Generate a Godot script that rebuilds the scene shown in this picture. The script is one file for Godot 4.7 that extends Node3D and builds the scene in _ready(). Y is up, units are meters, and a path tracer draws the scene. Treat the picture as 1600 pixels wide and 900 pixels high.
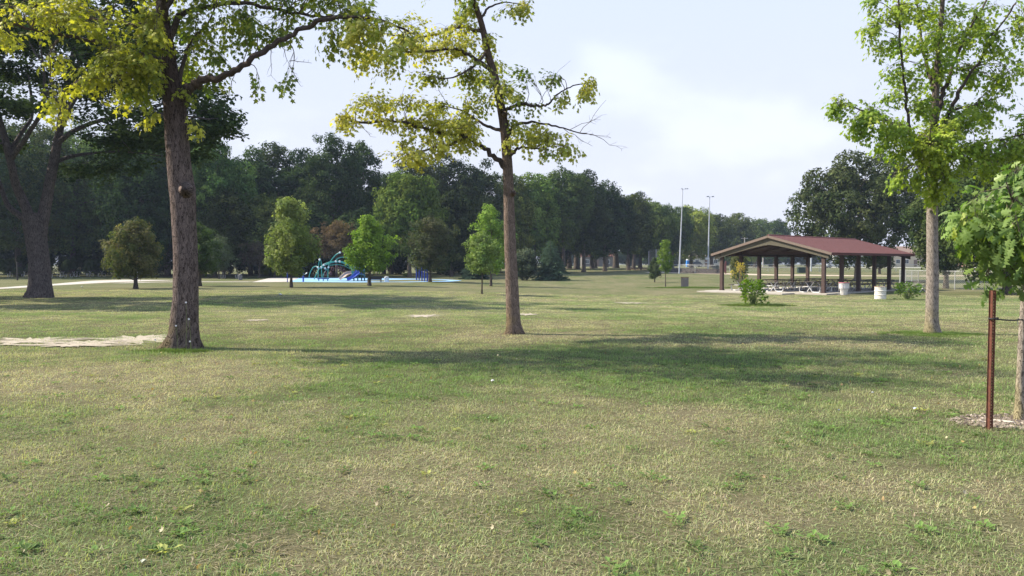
extends Node3D

const F := 1256.0        # focal length in pixels of a 1600 pixel wide picture
const EYE := 1.7
const HORIZON := 412.0
var pitch := -atan(38.0 / 1256.0)
var rng := RandomNumberGenerator.new()
var nz := FastNoiseLite.new()      # broad noise
var nf := FastNoiseLite.new()      # fine noise
var taken := {}
var mats := {}
var suite := {}                    # shared meshes

# ------------------------------------------------------------------ mesh collecting
class MB:
	var v := PackedVector3Array()
	var n := PackedVector3Array()
	var c := PackedColorArray()
	var uv := PackedVector2Array()
	var ix := PackedInt32Array()
	var flat := true

	func tri(a: Vector3, b: Vector3, d: Vector3, col := Color.WHITE) -> void:   # counter-clockwise from outside
		var k := v.size()
		v.append(a); v.append(b); v.append(d)
		c.append(col); c.append(col); c.append(col)
		uv.append(Vector2(a.x, a.z)); uv.append(Vector2(b.x, b.z)); uv.append(Vector2(d.x, d.z))
		ix.append(k); ix.append(k + 2); ix.append(k + 1)

	func quad(a: Vector3, b: Vector3, d: Vector3, e: Vector3, col := Color.WHITE, u := 1.0, w := 1.0) -> void:
		var k := v.size()
		v.append(a); v.append(b); v.append(d); v.append(e)
		for i in 4: c.append(col)
		uv.append(Vector2(0, 0)); uv.append(Vector2(u, 0)); uv.append(Vector2(u, w)); uv.append(Vector2(0, w))
		ix.append(k); ix.append(k + 2); ix.append(k + 1)
		ix.append(k); ix.append(k + 3); ix.append(k + 2)

	# a box with axes given by a basis (columns: half sizes along x, y, z)
	func obox(o: Vector3, x: Vector3, y: Vector3, z: Vector3, col := Color.WHITE) -> void:
		var p := []
		for s in [[-1, -1, -1], [1, -1, -1], [1, 1, -1], [-1, 1, -1], [-1, -1, 1], [1, -1, 1], [1, 1, 1], [-1, 1, 1]]:
			p.append(o + x * s[0] + y * s[1] + z * s[2])
		var lx := x.length() * 2.0
		var ly := y.length() * 2.0
		var lz := z.length() * 2.0
		quad(p[4], p[5], p[6], p[7], col, lx, ly)
		quad(p[1], p[0], p[3], p[2], col, lx, ly)
		quad(p[5], p[1], p[2], p[6], col, lz, ly)
		quad(p[0], p[4], p[7], p[3], col, lz, ly)
		quad(p[7], p[6], p[2], p[3], col, lx, lz)
		quad(p[0], p[1], p[5], p[4], col, lx, lz)

	func box(o: Vector3, s: Vector3, col := Color.WHITE) -> void:
		obox(o, Vector3(s.x / 2, 0, 0), Vector3(0, s.y / 2, 0), Vector3(0, 0, s.z / 2), col)

	# a box with its vertical edges and its top edge cut
	func chamfer_box(o: Vector3, s: Vector3, ch: float, col := Color.WHITE) -> void:
		var ring := func(hx: float, hz: float, y: float) -> Array:
			var r := []
			for q in [[1, 1, 0], [1, 1, 1], [-1, 1, 1], [-1, 1, 0], [-1, -1, 0], [-1, -1, 1], [1, -1, 1], [1, -1, 0]]:
				r.append(o + Vector3(q[0] * (hx - (ch if q[2] == 1 else 0.0)), y, q[1] * (hz - (ch if q[2] == 0 else 0.0))))
			return r
		var a: Array = ring.call(s.x / 2, s.z / 2, -s.y / 2)
		var b: Array = ring.call(s.x / 2, s.z / 2, s.y / 2 - ch)
		var d: Array = ring.call(s.x / 2 - ch, s.z / 2 - ch, s.y / 2)
		for i in 8:
			var j := (i + 1) % 8
			quad(a[j], a[i], b[i], b[j], col)
			quad(b[j], b[i], d[i], d[j], col)
		for i in range(1, 7):
			tri(d[0], d[i + 1], d[i], col)

	func bar(a: Vector3, b: Vector3, w: float, h: float, col := Color.WHITE) -> void:
		var t := (b - a)
		var dir := t.normalized()
		var side := dir.cross(Vector3.UP)
		if side.length() < 0.01: side = Vector3.RIGHT
		side = side.normalized()
		var up := side.cross(dir).normalized()
		obox((a + b) / 2, side * w / 2, up * h / 2, -t / 2, col)

	func tube(pts: Array, rad: Array, sides: int, col := Color.WHITE, amp := 0.0, vs := 1.0, noise: FastNoiseLite = null, cap := false) -> void:
		flat = false
		var u := Vector3.FORWARD
		var along := 0.0
		var k0 := v.size()
		var circ: float = TAU * float(rad[0]) * vs
		for i in pts.size():
			var p: Vector3 = pts[i]
			var q: Vector3 = pts[mini(i + 1, pts.size() - 1)]
			var o: Vector3 = pts[maxi(i - 1, 0)]
			var t := (q - o).normalized()
			u = u - t * t.dot(u)
			if u.length() < 0.05: u = Vector3.UP - t * t.y if absf(t.y) < 0.9 else Vector3.RIGHT - t * t.x
			u = u.normalized()
			var w := t.cross(u)
			if i > 0: along += p.distance_to(o)
			var r: float = rad[i]
			var ridge := maxf(22.0, r * 240.0)
			for j in sides + 1:
				var g := TAU * j / sides
				var d := u * cos(g) + w * sin(g)
				var rr := r
				if amp > 0.0 and noise:
					var nn := noise.get_noise_3d(cos(g) * ridge, along * 26.0, sin(g) * ridge)
					var n2 := noise.get_noise_3d(cos(g) * 5.0 + 40.0, along * 5.0, sin(g) * 5.0)
					rr += amp * (0.5 - 1.7 * absf(nn)) + amp * 1.6 * n2
				v.append(p + d * rr)
				n.append(d)
				c.append(col)
				uv.append(Vector2(circ * j / sides, along * vs))
		for i in pts.size() - 1:
			for j in sides:
				var a := k0 + i * (sides + 1) + j
				var b := a + 1
				var d2 := a + sides + 2
				var e := a + sides + 1
				ix.append(a); ix.append(d2); ix.append(b)
				ix.append(a); ix.append(e); ix.append(d2)
		if cap:
			for end in [0, pts.size() - 1]:
				var kc := v.size()
				var base: int = k0 + end * (sides + 1)
				var out: Vector3 = (pts[end] - pts[1 if end == 0 else end - 1]).normalized()
				v.append(pts[end]); n.append(out); c.append(col); uv.append(Vector2.ZERO)
				for j in sides + 1:
					v.append(v[base + j]); n.append(out); c.append(col); uv.append(Vector2.ZERO)
				for j in sides:
					if end == 0:
						ix.append(kc); ix.append(kc + 1 + j); ix.append(kc + 2 + j)
					else:
						ix.append(kc); ix.append(kc + 2 + j); ix.append(kc + 1 + j)

	# rings of [radius, height] about a vertical axis
	func lathe(o: Vector3, prof: Array, sides: int, col := Color.WHITE) -> void:
		for i in prof.size() - 1:
			for j in sides:
				var g := TAU * j / sides
				var h := TAU * (j + 1) / sides
				var a := o + Vector3(sin(g) * prof[i][0], prof[i][1], cos(g) * prof[i][0])
				var b := o + Vector3(sin(h) * prof[i][0], prof[i][1], cos(h) * prof[i][0])
				var d := o + Vector3(sin(h) * prof[i + 1][0], prof[i + 1][1], cos(h) * prof[i + 1][0])
				var e := o + Vector3(sin(g) * prof[i + 1][0], prof[i + 1][1], cos(g) * prof[i + 1][0])
				quad(a, b, d, e, col)

	func build(off := Vector3.ZERO) -> ArrayMesh:
		var vv := v
		if off != Vector3.ZERO:
			vv = PackedVector3Array()
			vv.resize(v.size())
			for i in v.size(): vv[i] = v[i] + off
		var arr := []
		arr.resize(Mesh.ARRAY_MAX)
		arr[Mesh.ARRAY_VERTEX] = vv
		if not flat and n.size() == v.size(): arr[Mesh.ARRAY_NORMAL] = n
		arr[Mesh.ARRAY_COLOR] = c
		arr[Mesh.ARRAY_TEX_UV] = uv
		arr[Mesh.ARRAY_INDEX] = ix
		var m := ArrayMesh.new()
		m.add_surface_from_arrays(Mesh.PRIMITIVE_TRIANGLES, arr)
		return m

# ------------------------------------------------------------------ nodes
func numbered(called: String) -> String:
	var k: int = taken.get(called, 0)
	taken[called] = k + 1
	return called if k == 0 else "%s_%03d" % [called, k]

func tag(o: Node3D, label: String, category := "", group := "", kind := "") -> Node3D:
	if label: o.set_meta("label", label)
	if category: o.set_meta("category", category)
	if group: o.set_meta("group", group)
	if kind: o.set_meta("kind", kind)
	return o

func thing(called: String, label: String, category: String, at_: Vector3, turn := 0.0, group := "") -> Node3D:
	var o := Node3D.new()
	o.name = numbered(called)
	add_child(o, true)
	o.position = at_
	o.rotation.y = turn
	tag(o, label, category, group)
	return o

# a part whose points are given in the world (the parent is only moved) or, with local, in the parent's own axes
func part(parent: Node3D, called: String, m: MB, mat: Material, local := false, kind := "") -> MeshInstance3D:
	var o := MeshInstance3D.new()
	o.name = called
	o.mesh = m.build(Vector3.ZERO if local or parent == self else -origin_of(parent))
	o.material_override = mat
	parent.add_child(o, true)
	if kind: o.set_meta("kind", kind)
	return o

func origin_of(o: Node3D) -> Vector3:
	var p := Vector3.ZERO
	var k: Node = o
	while k != self:
		p += (k as Node3D).position
		k = k.get_parent()
	return p

func mesh_part(parent: Node3D, called: String, mesh: Mesh, mat: Material, xf := Transform3D.IDENTITY) -> MeshInstance3D:
	var o := MeshInstance3D.new()
	o.name = called
	o.mesh = mesh
	o.material_override = mat
	o.transform = xf
	parent.add_child(o, true)
	return o

func solo(called: String, m: MB, mat: Material, label: String, category: String, group := "", at_ := Vector3.ZERO) -> MeshInstance3D:
	var o := MeshInstance3D.new()
	o.name = numbered(called)
	o.mesh = m.build(-at_)
	o.position = at_
	o.material_override = mat
	add_child(o, true)
	tag(o, label, category, group)
	return o

func struct(called: String, m: MB, mat: Material, label: String) -> MeshInstance3D:
	var o := MeshInstance3D.new()
	o.name = numbered(called)
	o.mesh = m.build()
	o.material_override = mat
	add_child(o, true)
	tag(o, label, "", "", "structure")
	return o

func scatter(parent: Node3D, called: String, mesh: Mesh, mat: Material, xf: Array, cols: Array) -> MultiMeshInstance3D:
	var mm := MultiMesh.new()
	mm.transform_format = MultiMesh.TRANSFORM_3D
	mm.use_colors = true
	mm.mesh = mesh
	mm.instance_count = xf.size()
	var off := Vector3.ZERO if parent == self else -origin_of(parent)
	for i in xf.size():
		var t: Transform3D = xf[i]
		t.origin += off
		mm.set_instance_transform(i, t)
		mm.set_instance_color(i, cols[i])
	var o := MultiMeshInstance3D.new()
	o.name = numbered(called) if parent == self else called
	o.multimesh = mm
	o.material_override = mat
	parent.add_child(o, true)
	o.set_meta("kind", "stuff")
	return o

# ------------------------------------------------------------------ the lie of the land
func ground(x: float, z: float) -> float:
	var d := -z
	var dip := -0.35 * smoothstep(22.0, 45.0, d) * (1.0 - smoothstep(70.0, 110.0, d)) * smoothstep(-12.0, 8.0, x)
	var rise := 0.75 * smoothstep(108.0, 160.0, d) * smoothstep(-22.0, 0.0, x)
	return dip + rise + 0.03 * nz.get_noise_2d(x * 1.5, z * 1.5) * (1.0 - smoothstep(60.0, 100.0, d))

# the spot on the ground, measured off the photograph
func at(px: float, py: float) -> Vector3:
	var d := EYE * F / maxf(py - HORIZON, 1.0)
	for i in 40:
		var g := ground((px - 800.0) / F * d, -d)
		d = lerpf(d, clampf((EYE - g) * F / maxf(py - HORIZON, 1.0), 2.0, 500.0), 0.5)
	return on((px - 800.0) / F * d, -d)

func on(x: float, z: float) -> Vector3:
	return Vector3(x, ground(x, z), z)

# the point at a distance, measured off the photograph
func pt(px: float, py: float, d: float) -> Vector3:
	return Vector3((px - 800.0) / F * d, EYE + (HORIZON - py) / F * d, -d)

func foot(px: float, d: float) -> Vector3:
	return on((px - 800.0) / F * d, -d)

func rr(a: float, b: float) -> float:
	return rng.randf_range(a, b)

func ball() -> Vector3:
	while true:
		var p := Vector3(rr(-1, 1), rr(-1, 1), rr(-1, 1))
		if p.length_squared() < 1.0 and p.length_squared() > 0.0001: return p
	return Vector3.ZERO

func rdir() -> Vector3:
	return ball().normalized()

func smooth_line(p: Array, steps: int) -> Array:
	var out := []
	for i in p.size() - 1:
		var a: Vector3 = p[maxi(i - 1, 0)]
		var b: Vector3 = p[i]
		var c: Vector3 = p[i + 1]
		var d: Vector3 = p[mini(i + 2, p.size() - 1)]
		for k in steps: out.append(b.cubic_interpolate(c, a, d, float(k) / steps))
	out.append(p[-1])
	return out

func smooth_values(p: Array, steps: int) -> Array:
	var out := []
	for i in p.size() - 1:
		for k in steps: out.append(lerpf(p[i], p[i + 1], float(k) / steps))
	out.append(p[-1])
	return out

# ------------------------------------------------------------------ materials
func mat(called: String, col: Color, rough := 0.8, metal := 0.0, spec := 0.5) -> StandardMaterial3D:
	if mats.has(called): return mats[called]
	var m := StandardMaterial3D.new()
	m.resource_name = called
	m.albedo_color = col.linear_to_srgb()
	m.roughness = rough
	m.metallic = metal
	m.metallic_specular = spec
	mats[called] = m
	return m

func worn(called: String, col: Color, rough: float, metal: float, amount: float, scale: float, stretch := Vector3.ONE) -> StandardMaterial3D:
	if mats.has(called): return mats[called]
	var m := mat(called, Color.WHITE, rough, metal)
	var im := Image.create(256, 256, false, Image.FORMAT_RGB8)
	var f := FastNoiseLite.new()
	f.seed = called.hash() % 1000
	f.frequency = 0.02
	f.fractal_octaves = 5
	for y in 256:
		for x in 256:
			var k := 1.0 + amount * (f.get_noise_2d(x, y) * 1.6 + (fposmod(sin(x * 12.9898 + y * 78.233) * 43758.5453, 1.0) - 0.5) * 0.5)
			im.set_pixel(x, y, Color(col.r * k, col.g * k * (1.0 - 0.05 * (k - 1.0)), col.b * k).linear_to_srgb())
	m.albedo_texture = ImageTexture.create_from_image(im)
	m.uv1_triplanar = true
	m.uv1_scale = stretch * scale
	return m

func leaf_mat(called: String, back := Color(0.75, 0.85, 0.35), rough := 0.55) -> StandardMaterial3D:
	if mats.has(called): return mats[called]
	var m := mat(called, Color.WHITE, rough, 0.0, 0.35)
	m.vertex_color_use_as_albedo = true
	m.backlight_enabled = true
	m.backlight = back.linear_to_srgb()
	m.cull_mode = BaseMaterial3D.CULL_DISABLED
	return m

func bark_mat(called: String, lo: Color, hi: Color, scale := 1.0) -> StandardMaterial3D:
	if mats.has(called): return mats[called]
	var m := mat(called, Color.WHITE, 0.95, 0.0, 0.2)
	m.vertex_color_use_as_albedo = true
	var w := 384
	var h := 512
	var im := Image.create(w, h, false, Image.FORMAT_RGB8)
	var hm := Image.create(w, h, false, Image.FORMAT_RGB8)
	var f := FastNoiseLite.new()
	f.seed = called.hash() % 997
	f.frequency = 0.03
	f.fractal_octaves = 4
	for y in h:
		for x in w:
			var wx := f.get_noise_2d(x * 0.7, y * 0.5) * 16.0
			var a := absf(f.get_noise_2d((x + wx) * 1.35, y * 0.2 + 300.0))
			var b := f.get_noise_2d(x * 5.0, y * 3.0 + 900.0)
			var t := clampf(smoothstep(0.0, 0.2, a) * 0.85 + b * 0.22 + 0.06, 0.0, 1.0)
			var patch := f.get_noise_2d(x * 0.25 + 700.0, y * 0.25)
			im.set_pixel(x, y, (lo.lerp(hi, t) * (1.0 + 0.3 * patch)).linear_to_srgb())
			hm.set_pixel(x, y, Color(t, t, t))
	hm.bump_map_to_normal_map(9.0)
	m.albedo_texture = ImageTexture.create_from_image(im)
	m.normal_enabled = true
	m.normal_texture = ImageTexture.create_from_image(hm)
	m.normal_scale = 1.0
	m.uv1_scale = Vector3(scale, scale, scale)
	return m

# ------------------------------------------------------------------ leaves and clumps
const MAPLE := [[0.0, 0.0], [0.16, -0.04], [0.42, 0.1], [0.24, 0.26], [0.55, 0.5], [0.2, 0.52], [0.0, 1.0], [-0.2, 0.52], [-0.55, 0.5], [-0.24, 0.26], [-0.42, 0.1], [-0.16, -0.04]]
const OAK := [[0.0, 0.0], [0.16, 0.16], [0.07, 0.27], [0.36, 0.36], [0.11, 0.48], [0.45, 0.64], [0.14, 0.72], [0.24, 0.92], [0.0, 1.0], [-0.24, 0.92], [-0.14, 0.72], [-0.45, 0.64], [-0.11, 0.48], [-0.36, 0.36], [-0.07, 0.27], [-0.16, 0.16]]

# one lobed leaf: along y, face towards z, folded and drooping
func add_leaf(m: MB, shape: Array, b: Basis, o: Vector3, s: float, col: Color, fold := 0.3, droop := 0.25) -> void:
	var k := m.v.size()
	var p0 := Vector3(0, 0.42, -droop * 0.15)
	m.v.append(o + b * (p0 * s)); m.c.append(col); m.uv.append(Vector2(0, 0.4))
	for q in shape:
		var x: float = q[0]
		var y: float = q[1]
		m.v.append(o + b * (Vector3(x, y, -fold * absf(x) * 0.6 - droop * y * y) * s))
		m.c.append(col)
		m.uv.append(Vector2(x, y))
	for i in shape.size():
		m.ix.append(k); m.ix.append(k + 1 + (i + 1) % shape.size()); m.ix.append(k + 1 + i)

func sprig_places(n: int, seed_: int, size: float) -> Array:
	var out := []
	rng.seed = seed_
	for i in n:
		var y := 0.36 * (i + 0.5) / n
		var s := -1.0 if i % 2 else 1.0
		var dir := Vector3(s * rr(0.35, 1.0), rr(0.1, 0.9), rr(-0.75, 0.1)).normalized()
		var up := (Vector3(0, 0, 1) + ball() * 0.75).normalized()
		var x := dir.cross(up).normalized()
		var z := x.cross(dir).normalized()
		out.append([Basis(x, dir, z), Vector3(0, y, 0) + dir * rr(0.03, 0.16), size * rr(0.75, 1.25), rr(0.8, 1.2)])
	return out

func make_clumps() -> void:
	for k in 3:      # maple sprigs
		var m := MB.new()
		suite["maple_places%d" % k] = sprig_places(9, 11 + k, 0.092)
		for q in suite["maple_places%d" % k]:
			var w: float = q[3]
			add_leaf(m, MAPLE, q[0], q[1], q[2], Color(w, w * rr(0.94, 1.06), w * rr(0.8, 1.2)))
		suite["maple_sprig%d" % k] = m.build()
	for k in 3:      # oak sprigs
		var m := MB.new()
		suite["oak_places%d" % k] = sprig_places(8, 31 + k, 0.135)
		for q in suite["oak_places%d" % k]:
			var w: float = q[3]
			add_leaf(m, OAK, q[0], q[1], q[2], Color(w, w * rr(0.94, 1.06), w * rr(0.8, 1.2)))
		suite["oak_sprig%d" % k] = m.build()
	for q in [["maple_leaf", MAPLE], ["oak_leaf", OAK]]:
		for k in 3:
			var m := MB.new()
			add_leaf(m, q[1], Basis.IDENTITY, Vector3.ZERO, 1.0, Color.WHITE, 0.15 + 0.2 * k, 0.15 + 0.12 * k)
			suite["%s%d" % [q[0], k]] = m.build()
	rng.seed = 77
	for k in 4:      # a clump of broad leaves seen from afar, about 1 m across
		var m := MB.new()
		for i in 30:
			var p := ball() * Vector3(0.5, 0.42, 0.5)
			var nrm := (Vector3(0, 0.5, 0) + p.normalized() * 0.9 + rdir() * 0.6).normalized()
			var dir := nrm.cross(rdir()).normalized()
			var side := nrm.cross(dir)
			var s := rr(0.085, 0.15)
			var w := rr(0.75, 1.25)
			var col := Color(w, w * rr(0.93, 1.07), w * rr(0.8, 1.15))
			m.quad(p - dir * s, p + side * s * 0.6 - nrm * s * 0.12, p + dir * s, p - side * s * 0.6 - nrm * s * 0.12, col)
		suite["clump%d" % k] = m.build()
	for k in 3:      # feathery spray: leaflets along drooping stalks
		var m := MB.new()
		for a in 7:
			var g := TAU * a / 7.0 + rr(-0.3, 0.3)
			var out := Vector3(cos(g), rr(-0.1, 0.25), sin(g))
			var len_ := rr(0.35, 0.62)
			for i in 6:
				var t := (i + 1.0) / 6.0
				var p := out * len_ * t + Vector3(0, -0.22 * t * t, 0)
				for s in [-1.0, 1.0]:
					var side: Vector3 = out.cross(Vector3.UP).normalized() * s
					var tip: Vector3 = p + side * rr(0.09, 0.16) + Vector3(0, rr(-0.03, 0.02), 0)
					var wd := out.normalized() * 0.028
					var w := rr(0.8, 1.2)
					m.quad(p - wd, tip - wd * 0.6, tip + wd, p + wd, Color(w, w, w))
		suite["feather%d" % k] = m.build()
	for k in 2:      # conifer spray along +z, one metre long
		var m := MB.new()
		for i in 46:
			var t := sqrt(rng.randf())
			var base := Vector3(rr(-0.34, 0.34) * (1.05 - t), -0.12 * t + rr(-0.04, 0.03), t)
			var dir := Vector3(signf(base.x + 0.0001) * rr(0.2, 0.9), rr(-0.35, 0.35), rr(0.5, 1.0)).normalized()
			var side := dir.cross(rdir()).normalized() * 0.026
			var w := rr(0.75, 1.3)
			m.quad(base - side, base + dir * 0.17 - side * 0.4, base + dir * 0.19, base + side, Color(w, w, w * rr(0.9, 1.2)))
		suite["needles%d" % k] = m.build()
	for k in 3:      # a patch of mown grass, 0.36 m across
		var m := MB.new()
		for i in 95:
			var p := Vector3(rr(-0.2, 0.2), -0.012, rr(-0.2, 0.2))
			var g := rr(0, TAU)
			var lean := rr(0.1, 1.0) if rng.randf() < 0.72 else rr(1.0, 3.2)
			var h := rr(0.022, 0.058)
			var dir := Vector3(cos(g), 0, sin(g))
			var side := Vector3(-sin(g), 0, cos(g)) * rr(0.0018, 0.0036)
			var mid := p + Vector3.UP * h * 0.6 + dir * h * lean * 0.35
			var tip := p + Vector3.UP * h * (1.0 if lean < 1.0 else 0.55) + dir * h * lean
			var dry := rng.randf()
			var w := rr(0.55, 1.45)
			var col := Color(w, w, w)
			if dry < 0.25: col = Color(w * 1.5, w * 1.25, w * 1.5)
			elif dry > 0.75: col = Color(w * 0.6, w * 0.85, w * 0.6)
			m.quad(p - side, p + side, mid + side * 0.8, mid - side * 0.8, col)
			m.tri(mid - side * 0.8, mid + side * 0.8, tip, col)
		suite["grass%d" % k] = m.build()
	for k in 1:      # dead straw lying between the blades
		var m := MB.new()
		for i in 46:
			var p := Vector3(rr(-0.2, 0.2), rr(0.004, 0.022), rr(-0.2, 0.2))
			var g := rr(0, TAU)
			var dir := Vector3(cos(g), rr(-0.15, 0.15), sin(g)) * rr(0.012, 0.032)
			var side := Vector3(-sin(g), 0, cos(g)) * rr(0.001, 0.0022)
			var w := rr(0.35, 1.3)
			m.quad(p - dir - side, p + dir - side, p + dir + side, p - dir + side, Color(w, w * 0.97, w * 0.93))
		suite["straw%d" % k] = m.build()
	for k in 2:      # longer, fresher grass
		var m := MB.new()
		for i in 60:
			var p := Vector3(rr(-0.16, 0.16), -0.01, rr(-0.16, 0.16))
			var g := rr(0, TAU)
			var h := rr(0.07, 0.15)
			var dir := Vector3(cos(g), 0, sin(g))
			var side := Vector3(-sin(g), 0, cos(g)) * rr(0.0025, 0.0045)
			var mid := p + Vector3.UP * h * 0.65 + dir * h * 0.2
			var tip := p + Vector3.UP * h * 0.9 + dir * h * rr(0.4, 0.9)
			var w := rr(0.75, 1.25)
			m.quad(p - side, p + side, mid + side, mid - side, Color(w, w, w))
			m.tri(mid - side, mid + side, tip, Color(w, w, w))
		suite["tall_grass%d" % k] = m.build()
	for k in 2:      # a low rosette weed
		var m := MB.new()
		for i in 11:
			var g := rr(0, TAU)
			var dir := Vector3(cos(g), rr(0.15, 0.8), sin(g)).normalized()
			var side := Vector3(-sin(g), 0, cos(g))
			var l := rr(0.04, 0.085)
			var o := Vector3(rr(-0.06, 0.06), 0.0, rr(-0.06, 0.06))
			var w := rr(0.75, 1.3)
			var a := o + dir * l * 0.55
			var nrm := dir.cross(side).normalized()
			m.quad(o, a + side * l * 0.26, o + dir * l - nrm * 0.0 + Vector3(0, -0.01, 0), a - side * l * 0.26, Color(w, w, w))
		suite["weed%d" % k] = m.build()

func make_materials() -> void:
	bark_mat("maple bark", Color(0.03, 0.023, 0.022), Color(0.185, 0.146, 0.138), 1.0)
	bark_mat("brown bark", Color(0.045, 0.033, 0.029), Color(0.25, 0.192, 0.165), 1.5)
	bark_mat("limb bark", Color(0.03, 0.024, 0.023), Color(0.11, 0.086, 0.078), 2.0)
	bark_mat("pale bark", Color(0.10, 0.08, 0.072), Color(0.36, 0.315, 0.285), 1.8)
	bark_mat("dark bark", Color(0.038, 0.033, 0.035), Color(0.15, 0.13, 0.13), 0.7)
	bark_mat("far bark", Color(0.04, 0.034, 0.03), Color(0.15, 0.125, 0.11), 0.5)
	leaf_mat("maple foliage", Color(1.0, 1.0, 0.35))
	for q in ["far foliage", "dark foliage", "needles"]:
		var fm := leaf_mat(q, [Color(0.42, 0.5, 0.2), Color(0.4, 0.5, 0.2), Color(0.2, 0.3, 0.15)][["far foliage", "dark foliage", "needles"].find(q)], 0.9)
		fm.metallic_specular = 0.12
	leaf_mat("oak foliage", Color(0.6, 0.8, 0.3), 0.4)
	leaf_mat("grass blades", Color(0.8, 0.85, 0.4), 0.75)

# ------------------------------------------------------------------ camera, sky, sun
const SUN := Vector3(0.734, -0.669, 0.116)

func camera_and_light() -> void:
	var cam := Camera3D.new()
	cam.name = "camera"
	cam.fov = rad_to_deg(2.0 * atan(450.0 / F))
	cam.near = 0.05
	cam.far = 6000.0
	cam.position = Vector3(0, EYE, 0)
	cam.rotation.x = pitch
	cam.current = true
	add_child(cam)
	var e := Environment.new()
	e.background_mode = Environment.BG_SKY
	e.tonemap_mode = Environment.TONE_MAPPER_LINEAR
	e.tonemap_exposure = 2.5
	e.sdfgi_enabled = true
	e.ssao_enabled = true
	e.ssil_enabled = true
	e.fog_enabled = true
	e.fog_density = 0.0003
	e.fog_light_color = Color(0.80, 0.87, 1.0)
	var s := ProceduralSkyMaterial.new()
	s.sky_top_color = Color(0.235, 0.325, 0.485).linear_to_srgb()
	s.sky_horizon_color = Color(0.36, 0.37, 0.415).linear_to_srgb()
	s.sky_curve = 0.5
	s.ground_bottom_color = Color(0.35, 0.37, 0.28)
	s.ground_horizon_color = Color(0.70, 0.72, 0.77)
	s.ground_curve = 0.02
	s.sun_angle_max = 22.0
	s.sun_curve = 0.08
	s.sky_cover = cloud_cover()
	s.sky_cover_modulate = Color(1, 1, 1, 1)
	var sky := Sky.new()
	sky.sky_material = s
	e.sky = sky
	var we := WorldEnvironment.new()
	we.name = "world_environment"
	we.environment = e
	add_child(we)
	var sun := DirectionalLight3D.new()
	sun.name = "sun"
	sun.light_energy = 1.2
	sun.light_color = Color(1.0, 0.955, 0.86)
	sun.light_angular_distance = 0.5
	sun.shadow_enabled = true
	add_child(sun)
	sun.look_at_from_position(Vector3.ZERO, SUN, Vector3.UP)

# thin summer clouds all round, with one heap of cumulus
func cloud_cover() -> ImageTexture:
	var w := 2048
	var h := 1024
	var im := Image.create(w, h, false, Image.FORMAT_RGBA8)
	var f := FastNoiseLite.new()
	f.seed = 5
	f.frequency = 1.0
	f.fractal_octaves = 6
	var heaps := [[1040, 185, 75, 38, 0.9], [1090, 205, 70, 22, 0.6], [1150, 125, 75, 48, 0.55], [1195, 85, 60, 45, 0.5], [1290, 25, 55, 45, 0.5], [1330, 130, 40, 30, 0.3], [905, 190, 70, 45, 0.7], [1230, 190, 190, 50, 0.3], [640, 260, 110, 60, 0.35]]
	for y in h:
		var el := (0.5 - (y + 0.5) / h) * PI
		if el < -0.02: continue
		for x in w:
			var az := ((x + 0.5) / w - 0.5) * TAU
			var dir := Vector3(cos(el) * sin(az), sin(el), -cos(el) * cos(az))
			var q := dir * 2.4
			q.y *= 2.2
			var n := f.get_noise_3d(q.x, q.y, q.z)
			var veil := smoothstep(-0.1, 0.6, n) * 0.22
			var a := veil
			if absf(az) < 0.7 and el < 0.45:
				var px := 800.0 + F * tan(az)
				var py := HORIZON - F * tan(el) / cos(az)
				var n2 := f.get_noise_3d(dir.x * 9.0, dir.y * 13.0, dir.z * 9.0)
				for b in heaps:
					var k := Vector2((px - b[0]) / b[2], (py - b[1]) / b[3]).length() - n2 * 1.3
					a += 0.5 * b[4] * smoothstep(1.05, 0.0, k)
			elif n > 0.15:
				a += smoothstep(0.15, 0.5, n) * 0.5
			a = clampf(a, 0.0, 1.0) * 0.085
			im.set_pixel(x, y, Color(0.92, 0.93, 0.9, a))
	return ImageTexture.create_from_image(im)

# ------------------------------------------------------------------ ground
var marks := []      # [world centre, radius x, radius z, tone change]: greener (+) and drier (-) stretches of the lawn
var bare := []       # [world centre, rx, rz]: earth showing

func lawn_marks() -> void:
	for q in [
		[560, 585, 230, 24, 0.36], [900, 575, 300, 38, 0.32], [1180, 560, 260, 22, 0.14], [1100, 512, 150, 12, 0.25], [470, 548, 170, 9, 0.1], [700, 545, 140, 8, -0.12], [800, 527, 120, 7, -0.32],
		[150, 590, 260, 30, -0.42], [280, 655, 220, 26, -0.3], [90, 640, 140, 20, -0.15], [1310, 535, 130, 12, -0.25], [1130, 655, 70, 26, -0.26], [1450, 545, 120, 8, -0.2],
		[820, 665, 110, 22, 0.2], [1240, 665, 130, 24, 0.2], [350, 820, 150, 40, 0.32], [60, 850, 90, 30, 0.22], [880, 810, 170, 40, 0.28], [1300, 860, 140, 35, 0.3], [1540, 840, 90, 35, 0.3], [1450, 760, 150, 14, -0.28],
		[560, 760, 140, 26, -0.1], [200, 730, 170, 30, 0.06], [1080, 790, 120, 26, -0.2], [480, 860, 60, 14, -0.25], [980, 620, 100, 10, 0.12], [660, 612, 50, 12, 0.3], [1000, 460, 400, 16, -0.1], [300, 455, 400, 10, -0.14]]:
		var o := at(q[0], q[1])
		var s := F / -o.z
		var dz := at(q[0], q[1] - q[3]).z - at(q[0], q[1] + q[3]).z
		marks.append([o, q[2] / s, absf(dz) / 2.0, q[4]])

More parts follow.
